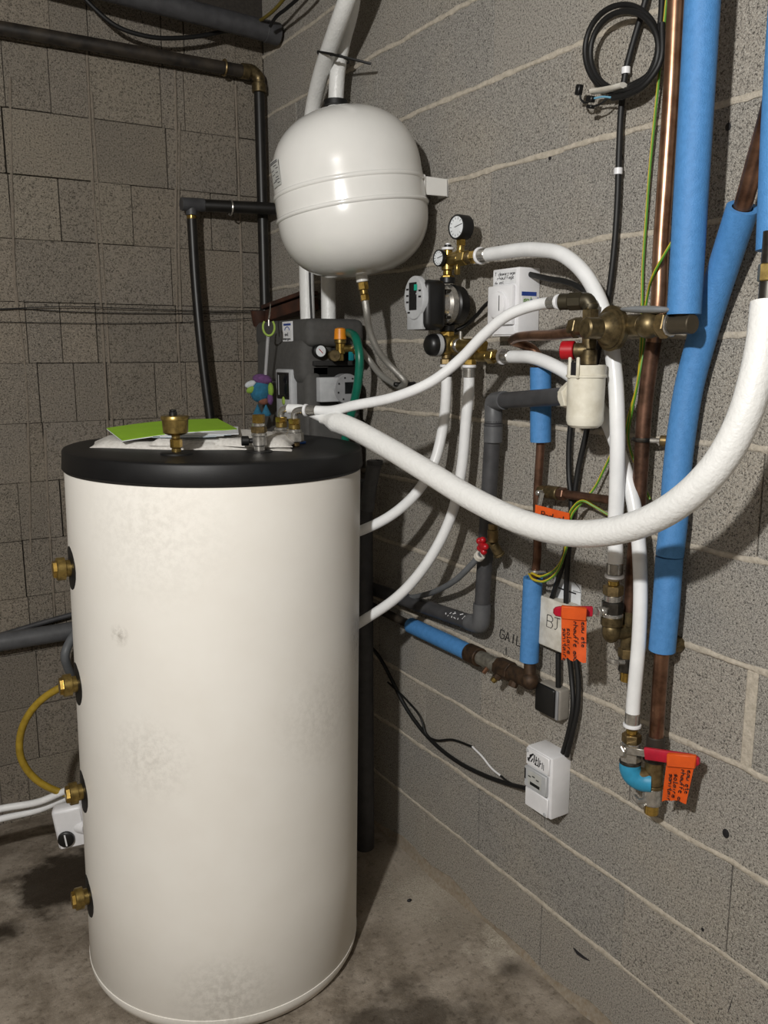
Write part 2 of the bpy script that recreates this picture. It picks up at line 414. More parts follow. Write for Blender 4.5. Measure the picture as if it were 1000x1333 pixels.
# ------------------------------------------------------------------ hot water tank
TC = V((-.629, -1.018, 0)); TR = .355
LEAN = Matrix.Rotation(radians(.95), 3, V((FW.x, FW.y, 0)).normalized())     # the tank leans a little on the uneven floor
def T(p): return TC + LEAN @ V(p)
tank = thing('hot_water_tank', TC, 'tall white cylindrical hot water tank with a black lid standing on the floor', 'tank')
TH = 1.327
def tlathe(prof, seg=96, cx=0, cy=0):
    mb = MB(); mb.rings([[T((cx+r*cos(2*pi*k/seg), cy+r*sin(2*pi*k/seg), z)) for k in range(seg)] for z, r in prof]); return mb
body = tlathe([(.006, .30), (.008, TR-.03), (.016, TR-.012), (.032, TR-.004), (.05, TR-.0012), (.052, TR), (.3, TR), (.7, TR), (1.1, TR), (TH-.02, TR), (TH, TR-.002), (TH, .1)]).build('body', 'tank_shell', tank, 50)
tlathe([(.004, .31), (.006, TR-.026), (.014, TR-.0105), (.034, TR-.0005), (.045, TR+.0012), (.05, TR+.0012), (.052, TR-.004)]).build('base_rim', 'tank_shell', tank, 50)
LT = 1.361                                            # top of the lid
lid = tlathe([(TH-.012, TR-.01), (TH-.012, TR+.004), (TH-.008, TR+.0055), (LT-.005, TR+.003), (LT-.0015, TR+.001), (LT, TR-.003), (LT+.0005, TR-.03), (LT+.001, .2), (LT+.001, .02)]).build('lid', 'black_lid', tank, 40)
tlathe([(TH-.0125, TR-.004), (TH-.016, TR+.0015), (TH-.01, TR+.006)]).build('lid_edge', 'black_lid', lid, 40)
cdir = CP-TC; cang = atan2(cdir.y, cdir.x)
tang = acos(TR/sqrt(cdir.x**2+cdir.y**2))
pa = cang - tang + radians(7)                        # ports face left, just this side of the outline
if T((TR*cos(pa), TR*sin(pa), 1)).dot(RT) > TC.dot(RT): pa = cang + tang - radians(7)
def patch_on_tank(ang, z, r, rad, n=20):
    return [T((rad*cos(ang+r*cos(2*pi*k/n)/TR), rad*sin(ang+r*cos(2*pi*k/n)/TR), z+r*sin(2*pi*k/n))) for k in range(n)]
for pz in (1.088, .803, .525, .241):
    MB().rings([patch_on_tank(pa, pz, .001, TR+.0015), patch_on_tank(pa, pz, .050, TR+.0015), patch_on_tank(pa, pz, .053, TR-.001)]).build('port_rosette', 'black_rubber', tank)
    c = T((TR*cos(pa), TR*sin(pa), pz)); d = LEAN @ V((cos(pa), sin(pa), 0))
    pl = MB().lathe([(-.004, .02), (.012, .02), (.0125, .027), (.03, .027), (.032, .025)], c, d, 24).build('brass_plug', 'brass', tank, 30)
    MB().lathe([(.032, .021), (.039, .02), (.04, .018)], c, d, 6).build('hex_head', 'bright_brass', pl, 30)
# scuffs on the shell
for (pz, da, r) in ((.9, .35, .006), (.86, 2.2, .012)):
    pass
def lidp(px, py): return Zp(px, py, LT+.0)
# air vent on the lid
def on_lid(px, py):
    p = Zp(px, py, LT+.001)
    for _ in range(4):
        q = LEAN.inverted() @ (p-TC); q.z = LT+.001; p2 = T(q); p = Zp(px, py, p2.z)
    return p
p = on_lid(230, 591)
vent = thing('air_vent', p, 'brass automatic air vent with a black cap at the front of the tank lid', 'air vent')
MB().lathe([(-.004, .036), (.003, .036), (.005, .032), (.005, .012)], p, Z, 28).build('grommet', 'black_rubber', vent)
stack(vent, p+Z*.004, Z, [('nipple', .01, .0105, 20, 'brass'), ('hex_nut', .02, .0135, 6, 'bright_brass'), ('neck', .01, .0095, 18, 'brass')])
MB().lathe([(.042, .012), (.044, .021), (.048, .0275), (.076, .029), (.0765, .031), (.083, .031), (.085, .030), (.086, .012)], p, Z, 32).build('float_chamber', 'brass', vent, 30)
stack(vent, p+Z*.085+X*(-.004), Z, [('cap', .010, .009, 16, 'black_plastic'), ('cap_top', .004, .0075, 16, 'black_plastic')])
# valve with black knob
p = on_lid(338, 588)
val = thing('tank_valve', p, 'brass and nickel valve with a small black side knob on the tank lid', 'valve')
MB().lathe([(-.003, .03), (.002, .03), (.003, .012)], p, Z, 24).build('grommet', 'black_rubber', val)
e = stack(val, p+Z*.002, Z, [('nipple', .012, .012, 18, 'steel'), ('body', .022, .0165, 24, 'steel'), ('collar', .008, .018, 24, 'steel'), ('hex_nut', .014, .0185, 6, 'dull_brass'), ('union', .008, .015, 20, 'steel'), ('brass_top', .02, .0145, 6, 'bright_brass')])
kd = (-RT + V((-.2, -.2, 0))).normalized()
stack(val, p+Z*.026+kd*.012, kd, [('stem', .012, .006, 12, 'black_plastic'), ('knob', .017, .0115, 16, 'black_plastic')])
# two elbows feeding the white pipes
p1, p2 = on_lid(384, 581), on_lid(367, 578)
ELB = []
for i, (p, lab) in enumerate(((p1, 'nearer nickel elbow fitting on the tank lid, joined to the slim white hose'), (p2, 'further nickel elbow fitting on the tank lid, behind the nearer elbow'))):
    el = thing('elbow_fitting', p, lab, 'pipe fitting', 'elbow fittings on the lid')
    e = stack(el, p, Z, [('stub', .012, .0125, 16, 'dull_brass'), ('union_nut', .022, .0225, 8, 'steel'), ('collar', .008, .018, 20, 'steel'), ('body', .012, .0145, 20, 'brass'), ('hex', .014, .0145, 6, 'bright_brass')])
    d = (W(460, 530, .36)-p); d.z = 0; d.normalize()
    P = [e-Z*.001, e+Z*.008, e+Z*.016+d*.004, e+Z*.02+d*.014, e+Z*.021+d*.034]
    MB().tube(spline(P, 5), .0085, 14).build('elbow', 'steel', el)
    ELB.append((el, e+Z*.021+d*.03, d))
# towel folded on the lid
def lid_uv(u, v, z=0):      # u to the right of the picture, v away, metres from the lid centre
    r = V((RT.x, RT.y, 0)).normalized(); f = V((FW.x, FW.y, 0)).normalized()
    q = r*u+f*v; return T((q.x, q.y, LT+.001+z))
def cloth(u0, u1, v0, v1, z0, z1, name, mat, parent, skew=0, wav=.003, n=14, seed=1):
    rn = random.Random(seed); g = []
    for i in range(n+1):
        row = []
        for j in range(n+1):
            s, t = i/n, j/n
            e = min(min(s, 1-s)*1.5, min(t, 1-t)); h = z0+(z1-z0)*sqrt(max(0, 1-(1-min(e/.12, 1))**2))
            row.append(lid_uv(u0+(u1-u0)*s+skew*t+.009*sin(t*7+seed), v0+(v1-v0)*t+.010*sin(s*9+seed), max(h+wav*sin(s*11+seed)*sin(t*6)+rn.uniform(-.0008, .0008), z0+.001)))
        g.append(row)
    mb = MB(); top = g; N = n+1
    a = [p for r in top for p in r]; b = [V((p.x, p.y, 0)) for p in a]
    for i in range(N):
        for j in range(N):
            s, t = i/n, j/n; b[i*N+j] = lid_uv(u0+(u1-u0)*s+skew*t+.009*sin(t*7+seed), v0+(v1-v0)*t+.010*sin(s*9+seed), z0)
    fs = []
    for i in range(n):
        for j in range(n):
            q = (i*N+j, i*N+j+1, (i+1)*N+j+1, (i+1)*N+j); fs.append(q); fs.append(tuple(x+N*N for x in reversed(q)))
    ed = [j for j in range(N)] + [i*N+n for i in range(1, N)] + [n*N+j for j in range(n-1, -1, -1)] + [i*N for i in range(n-1, 0, -1)]
    for k in range(len(ed)): fs.append((ed[(k+1) % len(ed)], ed[k], ed[k]+N*N, ed[(k+1) % len(ed)]+N*N))
    mb.add(a+b, fs); return mb.build(name, mat, parent, 60)
tw = thing('towel', lid_uv(.0, .05), 'white folded towel lying on the black tank lid under the green booklet', 'towel')
cloth(-.285, .19, -.11, .17, 0, .015, 'lower_fold', 'towel', tw, -.03, seed=1)
cloth(-.13, .205, -.105, .15, 0.008, .026, 'upper_fold', 'towel', tw, -.03, seed=4)
# printed leaflets and the green booklet
lf = thing('leaflet', lid_uv(-.03, -.03, .026), 'white leaflets fanned out from under the green booklet', 'papers')
for i in range(4):
    g = [[lid_uv(-.13+.016*i+.15*s-.03*t, -.10+.008*i+.17*t, .0265+.0016*i+.004*s*s+.002*t) for t in (0, .33, .66, 1)] for s in (0, .25, .5, .75, 1)]
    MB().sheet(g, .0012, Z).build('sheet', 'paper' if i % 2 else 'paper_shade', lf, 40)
bk = thing('booklet', lid_uv(-.12, -.02, .03), 'bright green booklet lying open face down on the white towel', 'booklet')
for i, (dz, mt) in enumerate(((0, 'paper'), (.0022, 'green_paper'))):
    g = []
    for s in [k/10 for k in range(11)]:
        row = []
        for t in [k/4 for k in range(5)]:
            u = -.195+.245*s-.075*t; v = -.12+.15*s+.125*t
            z = .019+.015*s+.006*sin(pi*s)+dz+.016*t
            row.append(lid_uv(u, v, z))
        g.append(row)
    MB().sheet(g, .0016, Z).build('cover' if i else 'pages', mt, bk, 40)
p = on_lid(388, 577)
tag(MB().lathe([(0, .02), (.003, .021), (.005, .019), (.006, .004)], p, Z, 20).build('plastic_cap', M('cap_blue', '#2a63b8', .4), base=p), 'flat blue plastic cap lying on the tank lid beside the elbow fittings', 'cap')

# ------------------------------------------------------------------ behind and left of the tank
def bp(*pts): return [Bk(*p) for p in pts]
hose('yellow_hose', [V((-.77, -.76, .80))]+bp((100, 887, .62), (75, 897, .6), (45, 920, .56), (27, 955, .53), (27, 985, .52), (45, 1013, .52), (75, 1030, .53), (110, 1037, .56))+[V((-.77, -.76, .36))], .0105, 'yellow_hose', 'ochre yellow hose looping out from behind the left side of the tank', 'hose')
hose('white_pipe', [V((-3.74, -.2, .03)), V((-2.9, -.27, .05)), V((-2.2, -.33, .08)), V((-1.6, -.39, .12))]+bp((0, 1053, .46), (50, 1044, .5), (90, 1028, .55))+[V((-.74, -.74, .36))], .0105, 'white_pex', 'upper white plastic pipe low behind the tank, touching the yellow hose', 'pipe', 'white pipes low behind the tank')
hose('white_pipe', [V((-3.74, -.15, .03)), V((-2.9, -.22, .05)), V((-2.2, -.29, .07)), V((-1.6, -.36, .1))]+bp((0, 1066, .43), (50, 1054, .47), (95, 1036, .52))+[V((-.72, -.74, .33))], .0105, 'white_pex', 'lower white plastic pipe low behind the tank, nearest the floor', 'pipe', 'white pipes low behind the tank')
hose('grey_pipe', [V((x, -.05, Bk(0, 836, .05).z)) for x in (-3.74, -2.5, -1.8, -1.2, -.8, -.3)], .031, 'grey_pvc', 'thick grey plastic pipe across the back wall left of the tank', 'pipe')
hose('grey_conduit', [V((x, -.03, Bk(0, 827, .03).z)) for x in (-3.74, -2.9, -2.2, -1.6, -1.3)]+bp((0, 827, .03), (40, 815, .025), (90, 801, .025), (300, 750, .025)), .009, 'dark_grey_pvc', 'thin dark grey conduit just above the thick grey pipe on the back wall', 'conduit')
hose('grey_bend', bp((110, 812, .06), (93, 832, .1), (85, 850, .12), (88, 868, .1), (105, 888, .03), (118, 895, -.01)), .015, 'grey_conduit', 'short grey bent pipe beside the tank under the thick grey pipe', 'pipe')
c = Bk(93, 1073, .66)
hb = thing('heater_box', c-Z*.06, 'white plastic thermostat box with a black dial low on the left of the tank', 'thermostat')
hx = V((c.x-TC.x, c.y-TC.y, 0)).normalized(); R3 = Matrix((RT, FW.cross(RT)*-1, UP)).transposed()
fr = V((-.35, -1, 0)).normalized(); ur = fr.cross(Z)*-1
Rb = Matrix((ur, -fr, Z)).transposed() @ Matrix.Rotation(radians(-7), 3, 'Y')
MB().box(c, (.085, .05, .125), Rb, .012, 3).build('case', 'white_plastic', hb, 40)
MB().box(c+fr*.0255, (.072, .004, .11), Rb, .0015, 1).build('front_panel', 'white_plastic', hb, 40)
dc = c+fr*.027+V((-.012, 0, -.025))
dl = MB().lathe([(0, .023), (.008, .022), (.01, .019), (.0105, .006)], dc, fr, 24).build('dial', 'black_plastic', hb)
MB().box(dc+fr*.0108, (.004, .002, .034), Rb).build('pointer', 'label_white', dl)
stack(hb, c, (TC-c)*V((1, 1, 0)), [('stub', .05, .02, 16, 'white_plastic')])

# ------------------------------------------------------------------ pipes on the back wall
pp = thing('black_wall_pipe', Bk(337, 300, .06), 'old black iron pipe along the top of the back wall turning down in the corner', 'pipe')
a, b = Bk(-260, -10, .06), Bk(316, 92.5, .06); a = b+(a-b)*((b.x+3.74)/(b.x-a.x))
MB().tube([a, lerp(a, b, .5), b], .0205, 18).build('horizontal_pipe', 'old_black_pipe', pp)
e = Bk(337, 104, .06)
stack(pp, b-(b-a).normalized()*.005, b-a, [('coupling', .026, .026, 18, 'old_brass')])
MB().tube(spline([b, lerp(b, e, .5)+Z*.016, e+Z*.004, e-Z*.02], 6), .021, 16).build('elbow', 'old_brass', pp)
f0 = V((e.x, e.y, .0))
stack(pp, e-Z*.012, -Z, [('elbow_collar', .03, .025, 18, 'old_brass'), ('vertical_pipe', e.z-.05, .0185, 18, 'black_pipe')])
c = Bk(292, 88, .06)
MB().tube([c+V((0, .06*cos(t)-.03 if False else 0, 0))+V((0, cos(t)*.025, sin(t)*.025)) for t in [2*pi*k/20 for k in range(20)]], .0035, 6, closed=True).build('clamp', 'dull_brass', pp)
MB().tube([c+Z*.02, c+Z*.02+Y*.06], .004, 8).build('clamp_screw', 'dull_brass', pp)
a, b = Bk(20, -45, .17), Bk(352, 42, .17); a = b+(a-b)*((2.87-b.z)/(a.z-b.z) if a.z-b.z > .04 else 3)
gp = thing('grey_drain_pipe', Bk(200, 5, .17), 'thick grey drain pipe slanting across the top of the corner', 'pipe')
MB().tube([a, b], .033, 22).build('pipe_run', 'dark_grey_pvc', gp); stack(gp, b-(b-a).normalized()*.02, b-a, [('end_socket', .05, .035, 22, 'dark_grey_pvc')])
hose('black_cable', bp((95, -20, .12), (120, 8, .12), (150, 33, .12), (190, 47, .12), (240, 49, .11), (290, 41, .1), (320, 34, .1)), .007, 'black_rubber', 'thick black cable sagging below the grey drain pipe at the top', 'cable')
hose('twin_cable', [Bk(332, 30, .12)]+wp((346, 22, .1), (358, 12, .1), (372, -4, .1), (390, -25, .1)), .0055, M('dull_yellow', '#6b5d22', .5), 'dull yellow cable rising from the end of the grey drain pipe', 'cable')
hose('black_cable', wp((352, 34, .09), (358, 24, .09), (372, 12, .09), (392, -6, .09), (402, -18, .09)), .0055, 'black_rubber', 'short black cable rising from the end of the grey drain pipe', 'cable')
bp2 = thing('black_branch_pipe', Bk(250, 268, .07), 'black plastic pipe with a grey tee branching off the vertical corner pipe', 'pipe')
a, b = Bk(262, 267, .08), Bk(360, 272, .14)
MB().tube([a, b], .0205, 18).build('pipe_run', 'black_pipe', bp2)
t0 = Bk(236, 265.5, .08)
stack(bp2, t0, a-t0, [('tee', (a-t0).length+.01, .0225, 20, 'dark_grey_pvc')])
q = Bk(249, 270, .08)
e = stack(bp2, q, -Z, [('tee_neck', .026, .019, 18, 'dark_grey_pvc'), ('brass_ring', .014, .0165, 18, 'bright_brass')])
MB().tube(spline([e+Z*.005, Bk(254, 360, .085), Bk(263, 460, .1), Bk(275, 555, .115), Bk(297, 760, .14), Bk(315, 940, .16)], 8), .0165, 16).build('leaning_pipe', 'black_pipe', bp2)
c = Bk(300, 270, .10)
MB().tube([c+V((0, cos(t)*.024, sin(t)*.026)) for t in [2*pi*k/20 for k in range(20)]], .003, 6, closed=True).build('clamp', 'steel', bp2)
MB().tube([c+Z*.02, c+Z*.02+Y*.095], .003, 8).build('clamp_screw', 'steel', bp2)
hose('thin_wire', [V((-3.74, -.01, 1.69)), V((-2.9, -.01, 1.70)), V((-2.1, -.01, 1.71)), V((-1.5, -.01, 1.715))]+bp((-150, 404, .012), (0, 402, .012), (80, 399, .02), (180, 402, .02), (280, 405, .012), (345, 404, .02)), .0014, 'black_rubber', 'upper of the thin black wires strung across the back wall', 'wire', 'thin wires on the back wall')
hose('thin_wire', [V((-3.74, -.01, 1.69)), V((-2.9, -.01, 1.70)), V((-2.1, -.01, 1.71)), V((-1.5, -.01, 1.715))]+bp((-150, 404, .01), (0, 403, .012), (30, 402, .012), (75, 405, .012), (130, 407, .012), (240, 408, .012), (345, 406, .02)), .0014, 'black_rubber', 'middle of the thin black wires on the back wall, crossing the upper one', 'wire', 'thin wires on the back wall')
hose('thin_wire', [V((-3.74, -.01, 1.69)), V((-2.9, -.01, 1.70)), V((-2.1, -.01, 1.71)), V((-1.5, -.01, 1.715))]+bp((-150, 418, .01), (0, 419, .012), (130, 421, .012), (250, 419, .012), (345, 413, .03)), .0012, 'black_rubber', 'lowest of the thin black wires strung across the back wall', 'wire', 'thin wires on the back wall')
# rusty plank and shade in the corner
a, b = W(350, 400, .04), W(404, 381, .04)
d = (b-a).normalized(); R3 = Matrix((d, Z.cross(d).normalized(), d.cross(Z.cross(d).normalized()))).transposed()
wd = thing('wooden_ledge', lerp(a, b, .5), 'dark rusty brown wooden ledge in the corner behind the pump station', 'plank')
MB().box(lerp(a, b, .5), ((b-a).length, .06, .014), R3, .002).build('plank', 'rusty_wood', wd, 0)
MB().box(lerp(a, b, .5)-Z*.035, ((b-a).length, .06, .04), R3, .002).build('support', 'rusty_wood', wd, 0)
c = Bk(337, 405, .09)
MB().lathe([(0, .03), (-.05, .022), (-.055, .019)], c, Z, 12).build('rusty_cone', 'rusty_wood', wd)

# ------------------------------------------------------------------ pump station near the corner
ps = thing('pump_station', (-.125, -.58, 1.2), 'dark grey foam-clad pump station with a control panel mounted near the corner', 'pump station')
def boxy(x0, x1, y0, y1, z0, z1, bev, seg=3): return MB().box(((x0+x1)/2, (y0+y1)/2, (z0+z1)/2), (x1-x0, y1-y0, z1-z0), None, bev, seg)
boxy(-.20, -.03, -.735, -.37, 1.16, 1.645, .012).build('back_shell', 'epp_dark', ps)
up = boxy(-.222, -.03, -.765, -.37, 1.60, 1.682, .022).build('upper_shell', 'epp_grey', ps)
boxy(-.235, -.12, -.745, -.40, 1.49, 1.625, .03, 4).build('front_bulge', 'epp_grey', ps)
fs = boxy(-.222, -.17, -.75, -.37, 1.16, 1.53, .018).build('front_shell', 'epp_grey', ps)
boxy(-.215, -.05, -.775, -.70, 1.16, 1.405, .015).build('lower_side_shell', 'epp_grey', ps)
boxy(-.205, -.04, -.745, -.72, 1.41, 1.55, .01).build('pump_recess', 'black_plastic', ps)
boxy(-.20, -.05, -.76, -.70, 1.545, 1.56, .004).build('recess_ledge', 'epp_dark', ps)
def facex(px, py, a): return W(px, py, a)
lb = boxy(-.2245, -.222, -.665, -.595, 1.616, 1.676, .0005, 1); lb = lb.build('label', 'label_white', ps)
g = []
for k in range(9):
    t = pi*k/8; g.append(V((-.2252, -.63-.016*cos(t)*-1, 1.650+.010*sin(t))))
MB().tube(g, .0012, 6).build('logo_arc', 'label_blue', lb); boxy(-.2255, -.2245, -.655, -.605, 1.664, 1.670, .0003, 1).build('logo_bar', 'label_blue', lb)
mk = write('sol', V((-.225, -.612, 1.634)), -Y, Z, .010, .0009); write('energie', V((-.225, -.602, 1.622)), -Y, Z, .008, .0009, mk); mk.build('print', 'ink', lb)
cp = boxy(-.245, -.222, -.69, -.58, 1.385, 1.535, .006, 2).build('control_panel', 'light_grey', ps)
boxy(-.2465, -.2445, -.678, -.592, 1.445, 1.525, .001, 1).build('screen_frame', 'black_plastic', cp)
boxy(-.2475, -.246, -.665, -.605, 1.455, 1.518, .0005, 1).build('screen', 'screen_dark', cp)
MB().box((-.2478, -.609, 1.487), (.001, .004, .06)).build('screen_edge', 'light_grey', cp)
MB().ball((-.247, -.640, 1.440), (.004, .009, .013), 14, 8).build('button', 'lime_plastic', cp)
# pump head in the side recess
yf = -.745
pu = boxy(-.19, -.12, yf-.03, yf+.02, 1.44, 1.512, .003, 2).build('pump_head', 'light_grey', ps)
c = V((-.10, yf-.01, 1.477))
MB().lathe([(-.02, .045), (.022, .045), (.024, .043), (.025, .01)], c, -Y, 36).build('pump_dial', 'grey_plastic', pu)
MB().box(c+V((.012, -.0255, .003)), (.045, .002, .034)).build('pump_screen', 'screen_dark', pu)
for i in range(8):
    t = 2*pi*i/8+.3; MB().box(c+V((.034*cos(t), -.0252, .034*sin(t))), (.005, .001, .005)).build('pump_symbol', 'ink', pu)
gc = V((-.185, -.752, 1.588))
gg = MB().lathe([(0, .02), (.018, .02), (.02, .018)], gc, -Y, 24).build('thermometer', 'black_plastic', ps); MB().lathe([(.0201, .016), (.0206, .016)], gc, -Y, 24).build('face', 'gauge_face', gg)
MB().tube([gc+V((-.006, -.0215, .006)), gc+V((.006, -.0215, -.006))], .0012, 5).build('needle', 'red_knob', gg)
# safety valve and small brass fittings
sv = V((-.130, -.79, 1.56))
e = stack(ps, sv, Z, [('valve_foot', .02, .012, 6, 'brass'), ('valve_body', .03, .0145, 20, 'bright_brass'), ('valve_collar', .012, .0175, 20, 'brass')])
MB().lathe([(0, .0185), (.022, .017), (.03, .0155), (.033, .008)], e, Z, 20).build('orange_cap', 'orange_cap', ps)
stack(ps, sv+Z*.035, V((1, -.3, 0)), [('valve_outlet', .035, .011, 16, 'brass'), ('outlet_nut', .012, .015, 6, 'bright_brass')])
stack(ps, V((-.135, -.74, 1.575)), V((-.3, -1, 0)), [('drain_body', .05, .014, 20, 'brass'), ('drain_cap', .012, .017, 20, 'old_brass')])
stack(ps, V((-.062, -.74, 1.575)), V((-.2, -1, 0)), [('fill_body', .05, .013, 20, 'brass'), ('fill_cap', .012, .016, 20, 'steel')])
MB().box((-.10, -.80, 1.58), (.016, .008, .04), None, .003, 2).build('blue_lever', M('teal_lever', '#0f7a86', .4), ps)
hose('green_hose', wp((447, 434, .09), (456, 434, .11), (464, 442, .125), (468, 462, .13), (467, 490, .13), (462, 520, .13), (455, 548, .13), (449, 575, .13), (446, 610, .13)), .0125, 'green_hose', 'dark green hose hanging from the orange-capped safety valve', 'hose')

# ------------------------------------------------------------------ expansion vessel
AX = (UP*0 + V((0, 0, 1))*cos(radians(8)) - V((RT.x, RT.y, 0)).normalized()*sin(radians(8))).normalized()
VC = W(455, 249, .222); VR = .194; VH = .215
ves = thing('expansion_vessel', VC-AX*VH, 'white round expansion vessel hung high on the block wall', 'expansion vessel')
prof = []
for k in range(15):
    s = -1+k/14; h = VH-.06; t = s*h; prof.append((-.06+t, VR*(max(0, 1-abs(s)**2.3))**(1/2.4)))
prof += [(-.055, VR), (-.053, VR), (-.02, VR*.999), (.02, VR*.99), (.03, VR*.985)]
for k in range(1, 15):
    s = k/14; h = VH-.045; prof.append((.03+h*s, VR*.985*(max(0, 1-s**2.35))**(1/2.25)))
MB().lathe(prof, VC, AX, 72).build('shell', 'white_paint', ves, 50)
for t, k in ((.002, .6), (-.055, 1.3)):
    MB().lathe([(t-.007, VR-.003), (t-.0045, VR+.0025*k), (t, VR+.004*k), (t+.0045, VR+.0025*k), (t+.007, VR-.003)], VC, AX, 72, cap=False).build('rim', 'white_paint', ves, 60)
u, v = frame(AX); ca = atan2((CP-VC).dot(v), (CP-VC).dot(u))
sgn = 1 if (u*cos(ca+.3)+v*sin(ca+.3)).dot(RT) < 0 else -1
def on_ves(deg, t, rr=.0008):       # deg to the left of the side facing the camera
    A = ca+sgn*radians(deg); return VC+AX*t+(u*cos(A)+v*sin(A))*(VR*.993+rr)
lb = MB().sheet([[on_ves(57+16*i/6, .021+.062*j/4, .001+.0006) for j in range(5)] for i in range(7)], .0006, on_ves(66, 0)-VC).build('label', M('label_grey', '#b9bab6', .5), ves)
mk = MB()
for (a0, a1, t) in ((58, 72, .079), (58, 72, .0755), (60, 66, .069), (58, 62, .062), (66, 71, .06), (59, 63, .052), (65, 70, .05), (59, 64, .042), (58, 66, .036), (58, 62, .028), (63, 71, .033)):
    mk.tube([on_ves(a0+(a1-a0)*i/4, t, .0016) for i in range(5)], .0014 if t > .07 else .0011, 4)
mk.build('print', M('print_grey', '#55565a', .6), lb)
# bracket to the wall
lg = MB().box((-.042, -1.142, 2.0), (.08, .006, .044), None, .0015, 1).build('bracket', 'white_paint', ves)
MB().box((-.0035, -1.125, 2.0), (.005, .04, .044), None, .001, 1).build('foot', 'white_paint', lg)
MB().box((-.078, -1.135, 2.0), (.008, .03, .05), None, .002, 1).build('weld_plate', 'white_paint', lg)
bt = VC-AX*VH
e = stack(ves, bt+AX*.012, -AX, [('nipple', .025, .016, 20, 'white_paint'), ('brass_nut', .02, .0145, 6, 'bright_brass'), ('brass_collar', .012, .011, 18, 'brass'), ('lower_nut', .016, .012, 6, 'bright_brass')])
fl = thing('flexible_hose', e, 'braided steel flexible hose from the expansion vessel to the pump station', 'hose')
w0 = -e.x
MB().tube(spline([e+AX*.004, e-AX*.03] + wp((480, 425, w0*.9), (490, 452, w0*.75), (505, 473, w0*.55), (520, 488, w0*.4), (527, 496, w0*.33), (523, 503, w0*.3), (510, 498, w0*.3), (494, 486, w0*.35), (480, 468, w0*.4), (468, 453, .10), (458, 455, .075)), 8), .0092, 12).build('braid', 'steel_braid', fl)
stack(fl, W(466, 453, .09), W(458, 455, .075)-W(466, 453, .09), [('end_nut', .02, .011, 6, 'steel')])
tip = thing('pipe_end', W(523, 499, w0*.3), 'dark bracket where the flexible hose bends near the block wall', 'bracket')
MB().box(W(527, 500, .04), (.07, .014, .012), None, .003, 1).build('arm', 'black_plastic', tip)

# ------------------------------------------------------------------ white insulated pipes behind the vessel
def insul(name, pts, r, label, grp): 
    t = thing(name, pts[-1], label, 'pipe', grp); MB().tube(spline(pts, 8), r, 18).build('jacket', 'white_jacket', t); return t
p1 = insul('insulated_pipe', roof(W(466, -40, .15))+wp( (450, 5, .148), (432, 55, .13), (417, 100, .105), (407, 145, .085), (402, 190, .08), (398, 280, .09), (399, 350, .10), (401, 425, .11)), .0235, 'white insulated pipe on the left, passing behind the expansion vessel', 'insulated pipes behind the vessel')
p2 = insul('insulated_pipe', roof(W(462, -40, .09))+wp( (458, 5, .09), (446, 55, .08), (440, 90, .075), (437, 135, .075), (432, 220, .085), (428, 300, .09), (428, 425, .10)), .0225, 'white insulated pipe on the right, ending above the pump station beside the vessel', 'insulated pipes behind the vessel')
c = W(437, 133, .075); MB().lathe([(-.012, .024), (-.01, .035), (.004, .035), (.006, .026)], c, Z, 20).build('black_collar', 'black_rubber', p2)
MB().tube(spline(wp((403, 345, .14), (404, 380, .145), (406, 420, .15)), 6), .0035, 8).build('seam', 'black_rubber', p1)
tie = thing('cable_tie', W(450, 75, .05), 'black cable tie with a long tail holding the two insulated pipes', 'cable tie')
cc = lerp(W(425, 73, .113), W(443, 76, .078), .5); dd = (W(443, 76, .078)-W(425, 73, .113)).normalized(); nn = dd.cross(Z).normalized()
L = (W(443, 76, .078)-W(425, 73, .113)).length/2
MB().tube([cc+dd*(L*(1 if cos(t) > 0 else -1)+.025*cos(t))+nn*.026*sin(t)-Z*.006*cos(t) for t in [2*pi*k/40 for k in range(40)]], .0026, 6, closed=True).build('loop', 'black_plastic', tie)
MB().box(cc-nn*-.0+W(432, 71, .14)-cc, (.01, .008, .008), None, .001).build('head', 'black_plastic', tie)
MB().tube(wp((414, 67, .13), (419, 68, .15), (430, 70, .15), (441, 73, .12), (455, 76, .10), (483, 83, .055)), .0036, 6).build('tail', 'black_plastic', tie)

# ------------------------------------------------------------------ hanging plush toy
tp = W(340, 505, .30)
toy = thing('plush_toy', tp-Z*.11, 'small colourful plush toy hanging from a white spring cord beside the pump station', 'toy')
kk = f = 1/ (FPX/((tp-CP).dot(FW)))          # metres per pixel at the toy
def tv(dx, dy, dn=0): return tp+V((RT.x, RT.y, 0)).normalized()*(dx*kk)-Z*(dy*kk)-V((FW.x, FW.y, 0)).normalized()*(dn*kk)
Rv = Matrix((V((RT.x, RT.y, 0)).normalized(), V((FW.x, FW.y, 0)).normalized(), Z)).transposed()
MB().ball(tv(-1, 4), (13*kk, 11*kk, 15*kk), 18, 12, Rv @ Matrix.Rotation(radians(25), 3, 'Y')).build('body', 'plush_blue', toy)
MB().ball(tv(2, -11), (13*kk, 10*kk, 7*kk), 16, 10, Rv @ Matrix.Rotation(radians(10), 3, 'Y')).build('hood', 'plush_purple', toy)
MB().ball(tv(-13, -5, 4), (8*kk, 4*kk, 4.5*kk), 14, 8, Rv @ Matrix.Rotation(radians(-20), 3, 'Y')).build('ear_lining', 'plush_white', toy)
MB().ball(tv(-12, 2, 5), (7*kk, 4*kk, 4.5*kk), 14, 8, Rv @ Matrix.Rotation(radians(-25), 3, 'Y')).build('ear', 'plush_lime', toy)
MB().ball(tv(13, 2, 4), (4*kk, 4*kk, 9*kk), 14, 8, Rv).build('ear', 'plush_lime', toy)
MB().ball(tv(12, 14, 3), (4*kk, 5*kk, 8*kk), 14, 8, Rv).build('scarf', 'plush_purple', toy)
